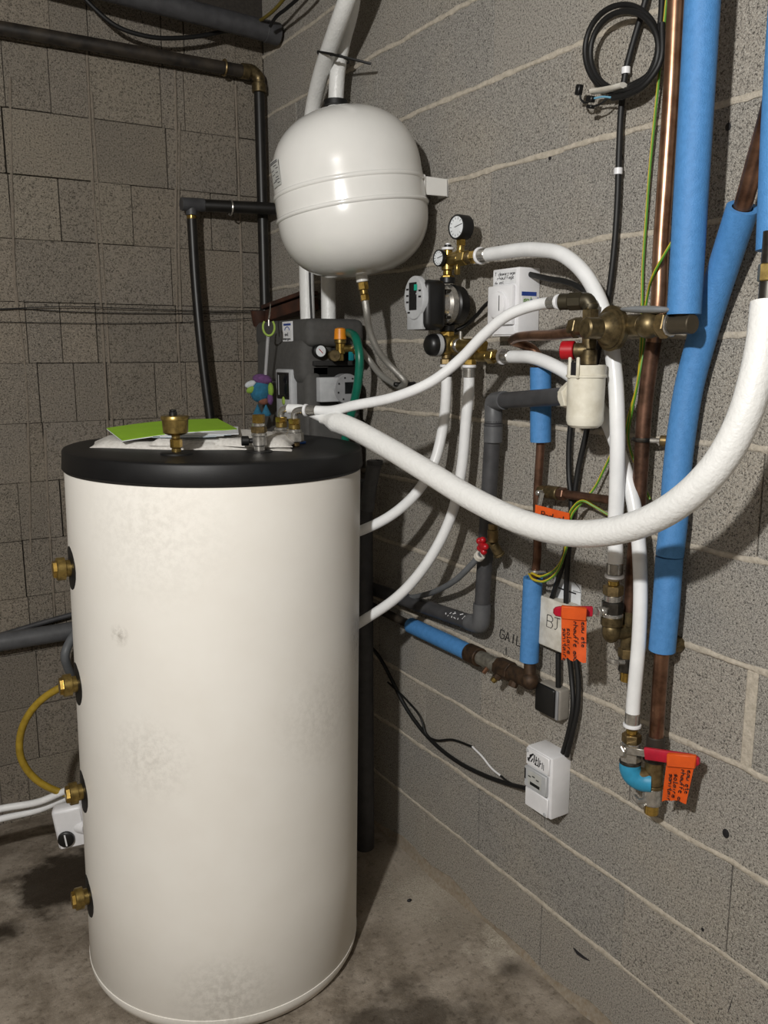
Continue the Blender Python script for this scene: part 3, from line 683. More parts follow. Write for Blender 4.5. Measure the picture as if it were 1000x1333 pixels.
MB().ball(tv(3, 17, 2), (7*kk, 6*kk, 5*kk), 14, 8, Rv).build('belly', 'plush_brown', toy)
for s in (-5, 6):
    c = tv(s, 29, 2); MB().lathe([(0, .001), (13*kk, 6.5*kk), (15*kk, 5.5*kk)], c+Z*8*kk, -Z, 12).build('foot', 'plush_blue', toy)
a, b = tv(6, -16), W(349, 437, .30); P = []
for i in range(160):
    t = i/159; ang = t*26*2*pi; q = lerp(a, b, t); P.append(q+X*.0045*cos(ang)+Y*.0045*sin(ang))
MB().tube(P, .0011, 4).build('spring_cord', 'white_plastic', toy)
c = W(350, 426, .30)
MB().tube([c+V((RT.x, RT.y, 0))*.017*cos(t)+Z*.024*sin(t) for t in [pi*(.75+1.5*k/20) for k in range(21)]], .0032, 8).build('carabiner', 'lime_plastic', toy)
MB().tube([c+Z*.004, c+Z*.02, W(352, 402, .27), W(352, 396, .2)], .0022, 6).build('hook', 'steel', toy)

# ------------------------------------------------------------------ mixing and pump assembly on the right wall
ca_ = W(583, 335, .085); YC = ca_.y
mg = thing('mixing_assembly', V((-.085, YC, 1.55)), 'brass mixing valve assembly with a circulator pump and two gauges on the block wall', 'pump assembly')
def WM(px, py): return W(px, py, .085)
top = WM(584, 322); lo = WM(582, 366)
e = stack(mg, V((-.085, YC, top.z)), -Z, [('vent_cap', .006, .0155, 20, 'white_plastic'), ('vent_body', .018, .0115, 20, 'bright_brass'), ('cross', .03, .0155, 20, 'brass'), ('tail', .012, .011, 18, 'bright_brass'), ('pump_nut', top.z-lo.z-.066 if top.z-lo.z > .07 else .016, .0165, 6, 'bright_brass')])
stack(mg, V((-.085, YC, top.z)), Z, [('vent_screw', .006, .009, 16, 'black_plastic'), ('vent_tip', .004, .006, 12, 'white_plastic')])
zc = WM(583, 335).z
# big gauge
gp0 = WM(598, 335); gz = W(600, 297, .075).z
MB().tube(spline([V((-.085, YC-.004, zc)), V((-.083, gp0.y, zc+.01)), V((-.08, gp0.y, zc+.03))], 6), .0095, 14).build('gauge_arm', 'brass', mg)
stack(mg, V((-.08, gp0.y, zc+.022)), Z, [('gauge_nut', .016, .012, 6, 'bright_brass'), ('gauge_stem', max(gz-.022-zc-.038, .01), .008, 14, 'brass')])
gq = V((-.065, gp0.y, gz))
def gauge(parent, c, d, r, L, name):
    gm = MB().lathe([(0, r*.9), (.002, r), (L-.002, r), (L, r*.95), (L, r*.86), (L-.003, r*.84)], c, d, 32).build(name, 'black_plastic', parent)
    MB().lathe([(L-.0032, r*.86), (L-.002, r*.86)], c, d, 28).build('face', 'gauge_face', gm)
    u, v = frame(d); q = V(c)+V(d)*(L-.0012)
    MB().tube([q-u*r*.2, q+(u*.7+v*.2)*r], .0008, 5).build('needle', 'ink', gm)
    tk = MB()
    for k in range(11):
        t = pi*(.75+1.5*k/10); tk.tube([q+(u*sin(t)-v*cos(t))*r*.6, q+(u*sin(t)-v*cos(t))*r*.76], .0006, 4)
    tk.build('scale_marks', 'ink', gm); return gm
gauge(mg, gq, V((-1, -.1, .0)).normalized(), .029, .034, 'pressure_gauge')
sg = W(577, 338, .10)
stack(mg, V((-.085, YC, zc-.002)), -X, [('thermo_stem', .02, .006, 12, 'white_plastic')])
gauge(mg, V((-.103, YC, zc-.003)), V((-1, -.1, .0)).normalized(), .020, .012, 'thermometer')
# upper tee to the hose
e = stack(mg, V((-.085, YC-.008, zc-.008)), -Y, [('tee_arm', .045, .0145, 20, 'brass'), ('tee_hex', .028, .018, 6, 'brass'), ('tee_collar', .02, .014, 20, 'dull_brass'), ('adaptor_nut', .025, .0165, 6, 'bright_brass')])
HA0 = e
MB().box(V((-.085, YC-.04, zc-.03)), (.012, .012, .03), None, .002).build('test_port', 'brass', mg)
# pump
pz = WM(582, 397).z; pc = V((-.085, YC, pz))
MB().lathe([(0, .036), (.004, .046), (.03, .05), (.035, .046)], V((-.045, YC, pz)), -X, 32).build('pump_insulation', 'black_plastic', mg)
vol = MB().lathe([(0, .046), (.006, .049), (.02, .047), (.026, .04), (.04, .036), (.041, .02)], V((-.078, YC, pz)), -X, 28).build('pump_cover', 'steel', mg, 30)
for k in range(4):
    t = pi/4+k*pi/2; stack(vol, V((-.096, YC+.042*cos(t), pz+.042*sin(t))), -X, [('bolt', .016, .006, 6, 'dark_steel')])
mo = MB().box(V((-.146, YC, pz-.003)), (.062, .088, .118), None, .016, 3).build('pump_motor', 'black_plastic', mg)
fc = MB().rings([[V((x, YC+.042*s*cos(t), pz+.014+.052*s*sin(t))) for t in [2*pi*k/32 for k in range(32)]] for x, s in ((-.17, 1), (-.182, 1), (-.185, .96))]).build('pump_face', 'light_grey', mg, 40)
MB().box(V((-.175, YC+.002, pz-.036)), (.014, .064, .05), None, .003, 2).build('connector_box', 'light_grey', mg)
MB().box(V((-.1855, YC+.002, pz+.018)), (.002, .032, .065), None, .0005).build('display', 'screen_dark', fc)
MB().box(V((-.187, YC-.012, pz+.038)), (.001, .012, .014)).build('green_light', 'green_ink', fc)
tk = MB()
for (dy, dz) in ((.026, .035), (.026, .02), (.026, .005), (-.028, .03), (-.028, .016), (.02, -.02)): tk.box(V((-.1856, YC+dy, pz+dz)), (.001, .010, .004))
tk.build('print', 'ink', fc)
stack(mg, V((-.085, YC, pz+.052)), Z, [('upper_flange', .014, .019, 20, 'black_plastic')])
# lower mixing block
mz = WM(583, 449).z
stack(mg, V((-.085, YC, pz-.05)), -Z, [('lower_flange', .014, .019, 20, 'black_plastic'), ('union_nut', .022, .018, 6, 'bright_brass'), ('union', max(pz-.086-mz, .005), .014, 18, 'brass')])
mx = MB().lathe([(0, .02), (.004, .026), (.05, .027), (.058, .022)], V((-.045, YC, mz)), -X, 28).build('mixing_body', 'brass', mg)
kb = MB().lathe([(0, .027), (.026, .027), (.034, .024), (.040, .016), (.042, .004)], V((-.105, YC, mz)), -X, 28).build('temperature_knob', 'black_plastic', mg)
MB().lathe([(.006, .0276), (.018, .0276)], V((-.105, YC, mz)), -X, 28, cap=False).build('knob_scale', 'light_grey', kb)
e = stack(mg, V((-.08, YC-.018, mz-.002)), -Y, [('body_arm', .02, .02, 20, 'brass'), ('cross_collar', .012, .017, 20, 'steel'), ('cross_tee', .065, .0165, 20, 'brass'), ('tee_hex', .022, .02, 6, 'bright_brass')])
e2 = e+V((0, .012, -.026))
stack(mg, e2+Y*.004, -Y, [('tee_arm', .042, .013, 18, 'brass'), ('arm_hex', .025, .0165, 6, 'brass'), ('arm_collar', .022, .013, 18, 'bright_brass')])
HC0 = e2+V((0, -.085, 0))
stack(mg, V((-.08, YC-.05, mz+.012)), Z, [('bleed_screw', .02, .004, 10, 'steel')])
HE0 = stack(mg, V((-.085, YC, mz-.02)), -Z, [('left_outlet', .014, .013, 18, 'dull_brass'), ('outlet_nut', .014, .0165, 6, 'dull_brass')])
HF0 = stack(mg, V((-.08, WM(609, 470).y, mz-.012)), -Z, [('right_outlet', .022, .013, 18, 'brass'), ('outlet_nut', .014, .0165, 6, 'bright_brass')])

# ------------------------------------------------------------------ white hoses
def pex(name, start, d, pts, r, label, end=None, print_line=False, mat='white_pex', ferr='steel', group='white plastic hoses'):
    h = thing(name, V(start), label, 'hose', group)
    d = V(d).normalized()
    q = stack(h, start, d, [('white_ring', .007, r*1.28, 22, 'white_plastic'), ('ferrule', .024, r*1.07, 22, ferr)])
    P = [q-d*.004, q+d*.02]+list(pts)
    if end is not None:
        e, ed = V(end[0]), V(end[1]).normalized()      # ed: direction out of the fitting into the hose
        q2 = stack(h, e, ed, [('white_ring', .007, r*1.28, 22, 'white_plastic'), ('ferrule', .026, r*1.07, 22, ferr)])
        P += [q2+ed*.03, q2-ed*.004]
    sp = spline(P, 8); MB().tube(sp, r, 18).build('tube', mat, h); return h
HBR = W(729, 393, .15)
pex('white_hose', W(800, 752, .088), Z, wp((801, 700, .088), (803, 640, .09), (804, 560, .09), (801, 490, .088), (793, 435, .085), (780, 390, .085), (760, 355, .09), (735, 333, .095), (700, 325, .09)), .0152, 'white hose arching over the thermostat box and dropping to the upper red-lever valve', end=(HA0, -Y))
pex('white_hose', HBR, W(700, 396, .152)-HBR, wp((690, 399, .16), (662, 410, .18), (630, 436, .2), (600, 467, .22), (565, 495, .26), (520, 515, .31), (460, 528, .37)), .0118, 'slim white hose from the brass pressure valve across to the tank lid', end=(ELB[0][1], ELB[0][2]))
pex('white_hose', W(823, 946, .085), Z, wp((826, 900, .085), (832, 830, .08), (834, 760, .072), (830, 690, .066), (822, 640, .062), (808, 595, .056), (790, 548, .05), (768, 512, .055), (740, 487, .07), (715, 473, .08), (690, 465, .082)), .0142, 'white hose from the mixing valve behind the pale filter cup to the lowest valve', end=(HC0, -Y))
pex('white_hose', HE0, -Z, wp((576, 560, .09), (566, 600, .11), (545, 638, .15), (512, 669, .2), (466, 692, .27), (440, 700, .31)), .0135, 'left white hose falling from the mixing valve to behind the tank', ferr='dark_steel')
pex('white_hose', HF0, -Z, wp((607, 545, .085), (601, 610, .09), (588, 670, .105), (563, 722, .14), (525, 770, .19), (466, 812, .27), (440, 828, .31)), .0135, 'right white hose falling lower from the mixing valve to behind the tank')
pk = ELB[1][1]; dk = ELB[1][2]
dh = thing('insulated_hose', pk, 'thick white insulated hose sweeping in a low curve from the tank to the right edge', 'hose')
P = [pk-dk*.005, pk+dk*.03] + wp((425, 546, .40), (450, 555, .385))
MB().tube(spline(P, 6), .012, 14).build('inner_tube', 'white_pex', dh)
P = wp((420, 545, .405), (450, 554, .385), (500, 580, .355), (555, 613, .335), (620, 652, .315), (680, 680, .295), (740, 694, .28), (800, 691, .27), (850, 675, .265), (900, 642, .26), (940, 598, .25), (968, 545, .24), (985, 490, .23), (995, 440, .22), (1000, 394, .21))
sp = spline(P, 12); r = [.013 if i < 3 else min(.0245, .013+.0023*(i-2)) for i in range(len(sp))]
MB().tube(sp, r, 24).build('jacket', 'white_jacket', dh)
MB().tube([sp[-1], sp[-1]+Z*.10], .014, 14).build('tube_end', 'dark_steel', dh)
stack(dh, sp[-1]+Z*.03, Z, [('brass_end', .025, .018, 6, 'brass')])

# ------------------------------------------------------------------ boxes on the right wall
def wall_box(a0, a1, yl, yr, z0, z1, bev=.003, seg=2): return MB().box((-(a0+a1)/2, (yl+yr)/2, (z0+z1)/2), (abs(a1-a0), abs(yl-yr), z1-z0), None, bev, seg)
# thermostat box
th = thing('thermostat_box', (0, -1.461, 1.62), 'white thermostat box with a round dial and a handwritten note on the wall', 'thermostat')
wall_box(.0005, .063, -1.414, -1.5085, 1.62, 1.772, .003).build('case', 'white_plastic', th)
pl = wall_box(.063, .074, -1.410, -1.498, 1.646, 1.734, .003).build('dial_plate', 'white_plastic', th)
c = V((-.074, -1.452, 1.69))
dl = MB().lathe([(0, .034), (.002, .034), (.002, .031), (.009, .0295), (.0105, .027), (.0105, .004)], c, -X, 40).build('dial', 'white_plastic', pl)
MB().box(c+V((-.0105, -.014, .004)), (.001, .0022, .034)).build('pointer', 'ink', dl)
nt = wall_box(.063, .064, -1.418, -1.500, 1.737, 1.768, .0003, 1).build('note', 'label_white', th)
mk = write('T demarrage', V((-.0642, -1.423, 1.757)), -Y, Z, .0075, .0006); write('chauffage', V((-.0642, -1.432, 1.748)), -Y, Z, .0075, .0006, mk); write('du sol', V((-.0642, -1.424, 1.739)), -Y, Z, .006, .0006, mk); mk.build('handwriting', 'ink', nt)
lg = MB().box((-.033, -1.509, 1.714), (.043, .0008, .009)).build('logo_band', 'label_blue', th)
MB().box((-.033, -1.509, 1.700), (.04, .0008, .016)).build('logo_ground', 'label_white', lg)
write('sol', V((-.050, -1.5096, 1.697)), X, Z, .010, .001).build('logo_print_green', 'label_green', lg); write('eil', V((-.030, -1.5096, 1.697)), X, Z, .010, .001).build('logo_print_blue', 'label_blue', lg)
wall_box(.063, .066, -1.425, -1.50, 1.624, 1.642, .001, 1).build('lower_flap', 'white_plastic', th)
hose('power_cable', [V((-.03, -1.505, 1.757))]+wp((716, 363, .035), (738, 367, .035), (760, 378, .035), (776, 395, .03), (783, 420, .02)), .0062, 'black_rubber', 'short black cable leaving the right side of the thermostat box', 'cable')
hose('power_cable', wp((592, 431, .05), (605, 424, .03), (620, 411, .03), (636, 394, .04), (650, 385, .03)), .0048, 'black_rubber', 'thin black cable between the circulator pump and the thermostat box', 'cable')

# junction box marked BJ
bj = thing('junction_box', (0, -1.633, .905), 'dirty white junction box hand-lettered BJ on the block wall', 'junction box')
wall_box(.0005, .03, -1.557, -1.70, .912, 1.022, .006, 3).build('case', 'dirty_white', bj)
cv = wall_box(.03, .036, -1.553, -1.703, .908, 1.026, .004, 2).build('cover', 'dirty_white', bj)
write('BJ', W(712, 815, .0366), -Y, Z, .028, .0009, jit=.2, slant=0).build('handwriting', 'ink', cv)
for (yy, zz) in ((-1.562, 1.018), (-1.562, .916), (-1.694, 1.018), (-1.694, .916)): MB().lathe([(0, .004), (.001, .0035)], V((-.036, yy, zz)), -X, 10).build('screw', 'grey_plastic', cv)
nc = thing('paper_note', W(740, 770, .002), 'small white paper note with pen lines on the wall above the junction box', 'note')
a, b = W(722, 756, .001), W(757, 762, .001)
wall_box(.0005, .0015, a.y, b.y, W(740, 792, .001).z, W(740, 756, .001).z, .0002, 1).build('sheet', 'paper', nc)
MB().tube(wp((724, 764, .0018), (738, 769, .0018), (750, 773, .0018)), .0018, 5).build('pen_line', 'ink', nc); MB().tube(wp((748, 758, .0018), (755, 766, .0018), (756, 772, .0018), (746, 769, .0018)), .0007, 5).build('pen_line', 'ink', nc)
# socket outlet
ot = thing('socket_outlet', (0, -1.618, .735), 'grey wall socket with a black hinged cover below the junction box', 'socket')
wall_box(.0005, .034, -1.583, -1.656, .738, .815, .006, 3).build('case', M('warm_grey', '#8f8a82', .5), ot)
cv = wall_box(.034, .044, -1.580, -1.647, .744, .815, .006, 3).build('cover', 'black_plastic', ot)
wall_box(.034, .038, -1.646, -1.654, .742, .813, .001, 1).build('hinge', 'grey_plastic', ot)
# energy meter
em = thing('energy_meter', (0, -1.622, .50), 'white plastic energy meter box with a small display low on the wall', 'meter')
wall_box(.0005, .058, -1.578, -1.667, .503, .657, .003).build('case', 'white_plastic', em)
f1 = wall_box(.058, .064, -1.580, -1.660, .612, .655, .002, 1).build('upper_cover', 'white_plastic', em)
wall_box(.058, .064, -1.580, -1.660, .505, .553, .002, 1).build('lower_cover', 'white_plastic', em)
dp = wall_box(.058, .067, -1.579, -1.656, .556, .608, .002, 1).build('meter_module', 'light_grey', em)
wall_box(.067, .0682, -1.594, -1.640, .566, .602, .0005, 1).build('meter_label', 'label_grey', dp)
wall_box(.0682, .069, -1.602, -1.636, .568, .576, .0003, 1).build('display', 'screen_dark', dp)
wall_box(.067, .0685, -1.5805, -1.585, .575, .602, .0005, 1).build('breaker_slot', 'ink', dp)
tk = MB()
for i in range(3): tk.box((-.0688, -1.600-.014*i, .588+.004*(i % 2)), (.0006, .009, .0025))
tk.build('print', 'ink', dp)
mk = MB(); rn = random.Random(5)
for (x0, y0, x1, y1, r) in ((.01, .006, .004, .014, .0016), (.006, .008, .018, .026, .0018), (.012, .022, .024, .030, .0018), (.016, .008, .022, .018, .0012), (.028, .030, .026, .010, .0012), (.034, .028, .033, .008, .001), (.032, .018, .038, .02, .0012), (.042, .028, .041, .006, .0009), (.047, .024, .046, .008, .0009), (.046, .014, .052, .018, .001), (.056, .022, .055, .006, .0007), (.06, .018, .06, .004, .0006), (.038, .008, .044, .006, .001), (.028, .008, .036, .006, .001)):
    mk.tube([V((-.0642, -1.583-x0, .616+y0)), V((-.0642, -1.583-x1, .616+y1))], r*1.4, 5)
mk.build('handwriting', 'ink', f1)
stack(em, V((-.0645, -1.652, .512)), -X, [('screw', .002, .0045, 12, 'light_grey')]); stack(em, V((-.0645, -1.586, .648)), -X, [('screw', .002, .0045, 12, 'light_grey')])

# ------------------------------------------------------------------ pressure valve, filter cup and drain
rg = thing('pressure_valve', W(800, 440, .13), 'aged brass pressure reducing valve with a red relief knob on the wall', 'valve')
LA_ = .125; zl = W(830, 424, LA_).z
def LP(px, a=LA_): p = W(px, 424, a); return V((-a, p.y, zl))
a, b = LP(752), LP(905)
d = (b-a).normalized()
stack(rg, LP(746), d, [('inlet_hex', .02, .021, 6, 'old_brass'), ('inlet_body', .06, .019, 22, 'old_brass')])
stack(rg, LP(786), d, [('valve_body', (LP(838)-LP(786)).length, .021, 24, 'old_brass'), ('ball_valve_body', (LP(862)-LP(838)).length, .0215, 22, 'old_brass'), ('end_nut', .018, .0245, 6, 'dull_brass'), ('steel_ring', .004, .021, 20, 'steel'), ('outlet_pipe', (LP(899)-LP(872)).length, .017, 18, M('tarnished_pipe', '#5c5446', .45, .7))])
MB().ball(LP(850)+V((-.01, 0, 0)), .024, 18, 12).build('ball_housing', 'old_brass', rg)
bc = LP(806); 
MB().lathe([(0, .028), (.008, .032), (.010, .041), (.020, .042), (.021, .037), (.025, .0365), (.026, .031), (.036, .0275), (.046, .0205), (.047, .0195), (.076, .0195), (.079, .016)], bc+V((.0, 0, -.004)), V((-1, .12, 0)), 40).build('bonnet', 'old_brass', rg, 30)
lv = MB().tube([LP(848)+V((-.016, .062*t, .027+.003*t)) for t in (-1, -.8, -.4, 0, .4, .8, 1)], [.004, .009, .013, .014, .013, .008, .003], 12, sq=.5).build('flat_lever', M('lever_alu', '#8d9092', .5, .3), rg)
# branch to the slim hose
q = LP(768)
e = stack(rg, q+Z*.012, Z, [('branch_hex', .022, .017, 6, 'old_brass'), ('branch_neck', .012, .0145, 18, 'old_brass')])
hb_ = HBR; dd = (V((e.x, e.y, hb_.z))-hb_)
MB().tube(spline([e-Z*.002, V((e.x, e.y, hb_.z-.012)), lerp(V((e.x, e.y, hb_.z)), hb_, .12), lerp(V((e.x, e.y, hb_.z)), hb_, .3)], 6), .0155, 16).build('branch_elbow', M('bronze_dark', '#4a4436', .45, .7), rg)
dn = (hb_-V((e.x, e.y, hb_.z))).normalized(); Lx = (hb_-V((e.x, e.y, hb_.z))).length
stack(rg, lerp(V((e.x, e.y, hb_.z)), hb_, .25), dn, [('compression_nut', Lx*.42, .0185, 8, 'bronze_dark'), ('compression_body', Lx*.33, .016, 20, 'bronze_dark')])
# relief knob and outlet into the filter cup
q = LP(768); zk = W(760, 456, .14).z
e = stack(rg, q-Z*.012, -Z, [('relief_neck', .03, .014, 18, 'old_brass'), ('relief_body', .03, .0165, 20, 'old_brass'), ('relief_ring', .012, .0175, 20, 'old_brass')])
kq = V((q.x, q.y, zk)); kd = (W(735, 456, .15)-kq); kd.z = 0; kd.normalize()
stack(rg, kq, kd, [('relief_stem', .028, .0145, 18, 'old_brass'), ('red_knob', .026, .0185, 20, 'red_knob')])
# filter cup
ft = W(761, 475, .14); fb_ = W(761, 557, .14)
fc = thing('filter_cup', fb_, 'cream plastic siphon cup hanging under the brass pressure valve', 'siphon cup')
H = ft.z-fb_.z
MB().lathe([(0, .008), (.001, .026), (.006, .033), (.014, .036), (H*.2, .0362), (H*.201, .0358), (H*.80, .0365), (H*.80+.001, .0395), (H*.84, .0395), (H*.84+.001, .0375), (H, .0375), (H, .034), (H-.02, .033)], fb_, Z, 36, cap=False).build('cup', 'cream_plastic', fc, 30)
MB().lathe([(H-.016, .0335), (H-.0155, .005)], fb_, Z, 24).build('inner_shade', 'black_plastic', fc)
kq2 = V((fb_.x, fb_.y, fb_.z+H*.86))
for s in (-1, 1):
    MB().box(kq2+V((-.037, s*.011-.003, .012)), (.005, .007, .04), None, .0015).build('clip', 'cream_plastic', fc)
MB().box(kq2+V((-.037, -.003, .010)), (.003, .014, .025), None, .0005).build('slot', 'ink', fc)
ds_ = W(737, 513, .13)
gd = W(640, 523, .065)
dv = (gd-W(733, 512, .115)).normalized()
zo = W(737, 513, .12).z
q = V((fb_.x, fb_.y, W(750, 512, .13).z))
stack(fc, q+dv*.028, dv, [('outlet', .014, .022, 22, 'cream_plastic'), ('outlet_nut', .016, .029, 6, 'cream_plastic'), ('outlet_lip', .006, .024, 22, 'cream_plastic')])
# grey drain
dr = thing('drain_pipe', W(627, 818, .05), 'dark grey plastic drain pipe with elbows below the siphon cup', 'pipe')
P0 = q+dv*.058; E1 = W(643, 522, .06)
MB().tube([P0, E1+(P0-E1).normalized()*.03], .0185, 20).build('upper_run', 'dark_grey_pvc', dr)
MB().tube(spline([E1+(P0-E1).normalized()*.055, E1+(P0-E1).normalized()*.03, E1+V((0, 0, -.004)), E1+Z*-.035, E1-Z*.05], 7), .0215, 20).build('upper_elbow', 'grey_pvc', dr)
E2 = V((-.05, W(627, 812, .05).y, W(627, 815, .05).z))
V1 = V((-.05, E2.y, E1.z-.045)); V1 = lerp(V1, V((E1.x, E1.y, E1.z-.045)), 1)
stack(dr, E1-Z*.045, -Z, [('ribbed_ring', .008, .0215, 22, 'dark_grey_pvc'), ('ribbed_ring', .006, .0235, 22, 'dark_grey_pvc'), ('socket', .04, .0225, 22, 'grey_pvc')])
MB().tube([V1, E2+Z*.04], .0195, 20).build('vertical_run', 'dark_grey_pvc', dr)
E3 = W(475, 763, .05); dd = (E3-E2).normalized()
MB().tube(spline([E2+Z*.06, E2+Z*.03, E2+Z*.004+dd*.006, E2+dd*.03, E2+dd*.05], 7), .0225, 20).build('lower_elbow', 'grey_pvc', dr)
MB().tube([E2+dd*.045, E3+dd*.1], .02, 20).build('lower_run', 'dark_grey_pvc', dr)
mk = MB(); u = dd; 
for k in range(9): 
    s = .055+.009*k+random.uniform(0, .008); h1, h2 = random.uniform(.004, .019), random.uniform(.004, .019); mk.tube([E2+dd*s+V((-sqrt(.0004-h1*h1), 0, h1)), E2+dd*(s+random.uniform(-.006, .012))+V((-sqrt(.0004-h2*h2), 0, h2))], random.uniform(.0008, .0016), 4)
mk.build('glue_marks', 'label_white', dr)
# red tap and grey tube
tp_ = thing('drain_tap', W(640, 700, .08), 'small brass tap with a red wheel handle beside the grey drain pipe', 'tap')
c = W(642, 695, .085)
stack(tp_, W(642, 682, .085), -Z, [('inlet', .014, .012, 18, 'dull_brass'), ('body', .03, .0135, 20, 'dull_brass')])
e = W(642, 707, .085)
stack(tp_, e, W(650, 722, .07)-e, [('spout', .03, .012, 16, 'old_brass'), ('spout_end', .006, .0145, 16, 'old_brass')])
k0 = W(637, 708, .09); kd = W(620, 712, .125)-k0
e = stack(tp_, k0, kd, [('bonnet', .012, .009, 14, 'dull_brass')])
kd.normalize(); u, v = frame(kd)
wh = MB().lathe([(0, .008), (.002, .012), (.012, .012), (.014, .008)], e, kd, 16).build('wheel', 'red_knob', tp_)
for k in range(5):
    t = 2*pi*k/5; MB().ball(e+kd*.007+(u*cos(t)+v*sin(t))*.015, .0085, 12, 8).build('lobe', 'red_knob', wh)
q = W(626, 722, .10)
stack(tp_, q, W(615, 734, .1)-q, [('white_nut', .014, .013, 14, 'dirty_white')])
hose('grey_tube', [q]+wp((614, 735, .1), (597, 752, .095), (575, 766, .08), (550, 775, .06), (528, 778, .05), (505, 775, .06)), .0078, 'grey_conduit', 'thin grey tube curving from the red-wheeled tap to behind the tank', 'tube')

# ------------------------------------------------------------------ copper runs and blue foam
def foam(name, p, q, r, label, group=None, pts=None, bend=0):
    P = pts or [p, q]; t = thing(name, P[-1], label, 'insulation', group)
    sp = spline(P, 8) if len(P) > 2 else P
    mb = MB().tube(sp, r, 26, cap=False)
    mb.tube(sp, r*.66, 20, cap=False)
    for i, s in ((0, -1), (-1, 1)):                      # ring-shaped cut ends
        d = (sp[1]-sp[0] if i == 0 else sp[-1]-sp[-2]).normalized(); mb.lathe([(0, r*.66), (.0002, r)], sp[i], d, 26, cap=False)
    mb.build('foam_tube', 'blue_foam', t, 50); return t
c1 = thing('copper_pipe', W(824, 760, .05), 'main copper pipe running down the wall left of the big blue foam sleeve', 'pipe')
P = wp((880, 0, .05), (874, 120, .05), (866, 240, .05), (860, 330, .05), (857, 400, .05), (851, 445, .05), (843, 500, .05), (838, 550, .05), (835, 600, .05), (831, 660, .048), (826, 720, .046), (820, 800, .045))
MB().tube(spline(roof(W(882, -40, .05))+P[:6], 6), .0148, 20).build('upper_run', 'bright_copper', c1); MB().tube(spline(P[5:], 6), .0148, 20).build('lower_run', 'brown_copper', c1)
q = W(837, 572, .05)
cl = MB().tube([q+V((cos(t)*.017, sin(t)*.017, 0)) for t in [2*pi*k/20 for k in range(20)]], .0045, 6, closed=True).build('pipe_clamp', 'dark_steel', c1)
stack(cl, q+V((0, -.018, 0)), V((.5, -1, 0)), [('clamp_bolt', .02, .005, 8, 'steel'), ('wall_plug', .014, .011, 14, 'dull_brass')])
SA = .12; cy_ = W(897, 300, SA).y; cb = [V((-SA, cy_, 2.875)), V((-SA, cy_, W(895, 409, SA).z))]
foam('foam_sleeve', cb[0], cb[1], .0285, 'large upright blue foam pipe sleeve reaching the top of the photo')
MB().tube(spline([cb[1]+Z*.12, cb[1]+Z*.04, cb[1]-Z*.002, V((-.122, cb[0].y+.004, zl+.004)), V((-.125, cb[0].y+.03, zl))], 6), .0165, 16).build('inner_pipe', 'tarnished_pipe', rg)
c2 = thing('copper_pipe', W(852, 965, .05), 'copper pipe inside the slanting blue foam, bare above and below it', 'pipe')
MB().tube(spline(roof(W(1040, -40, .16))+wp((1022, 55, .14), (1003, 140, .12), (985, 205, .10), (966, 272, .085), (945, 338, .06)), 6), .0148, 20).build('upper_run', 'copper', c2)
MB().tube(spline(wp((866, 780, .05), (862, 845, .05), (858, 900, .05), (854, 965, .05)), 6), .0145, 20).build('lower_run', 'copper', c2)
foam('foam_sleeve', 0, 0, .0262, 'long slanting blue foam pipe sleeve crossing behind the thick white hose', pts=wp((967, 270, .085), (946, 335, .06), (927, 395, .045), (911, 450, .04), (898, 500, .04), (888, 560, .042), (881, 620, .045), (877, 680, .048), (872, 723, .05)))
foam('foam_sleeve', 0, 0, .0258, 'lower blue foam sleeve butted under the slanting one, above bare copper', pts=wp((871.5, 725, .05), (868, 780, .052), (862, 846, .05)))
foam('foam_sleeve', 0, 0, .026, 'blue foam sleeve cut off by the right edge above the white hose end', pts=roof(W(1030, -60, .16))+wp((1016, 150, .16), (1008, 325, .16)))
tag(MB().tube(wp((1004, 318, .16), (1003, 372, .17), (1002, 400, .2)), .012, 14).build('pipe_stub', 'brown_copper'), 'dark pipe stub between the right-edge foam and the thick white hose', 'pipe')
# wall fixing behind the lower sleeve
wf = thing('wall_fixing', W(882, 838, .01), 'round brass-coloured wall fixing beside the lower blue sleeve', 'wall fixing')
MB().lathe([(0, .016), (.02, .016), (.024, .013)], W(884, 838, .0), -X, 20).build('disc', 'old_brass', wf)
stack(wf, W(884, 838, .02), W(868, 842, .05)-W(884, 838, .02), [('arm', .03, .006, 10, 'old_brass')])
# left copper with sleeves
c3 = thing('copper_pipe', W(692, 870, .05), 'thin copper pipe with blue sleeves running down left of the junction box', 'pipe')
MB().tube(spline(wp((748, 433, .13), (720, 436, .125), (690, 437, .115), (672, 440, .10), (668, 444, .085), (680, 448, .07), (695, 456, .06), (703, 470, .055), (704, 480, .055)), 8), .0105, 16).build('upper_bend', 'copper', c3)
MB().tube(spline(wp((704, 478, .055), (704, 575, .05), (700, 640, .045), (697, 745, .045), (694, 760, .045), (690, 870, .045)), 6), .0098, 16).build('vertical_run', 'brown_copper', c3)
foam('foam_sleeve', W(704, 478, .055), W(704, 575, .05), .0235, 'short blue foam sleeve behind the grey drain pipe', 'short blue sleeves')
foam('foam_sleeve', W(694, 752, .045), W(689, 860, .045), .0228, 'short blue foam sleeve left of the junction box', 'short blue sleeves')
foam('foam_sleeve', W(535, 814, .05), W(612, 850, .05), .0225, 'blue foam sleeve lying almost level under the grey drain pipe', 'short blue sleeves')
q = W(697, 743, .045)
MB().tube([q+V((cos(t)*.014, sin(t)*.014, 0)) for t in [2*pi*k/16 for k in range(16)]], .004, 6, closed=True).build('clamp', 'steel', c3); stack(c3, q+V((0, -.012, 0)), V((.3, -1, .2)), [('clamp_screw', .022, .0035, 8, 'steel')])
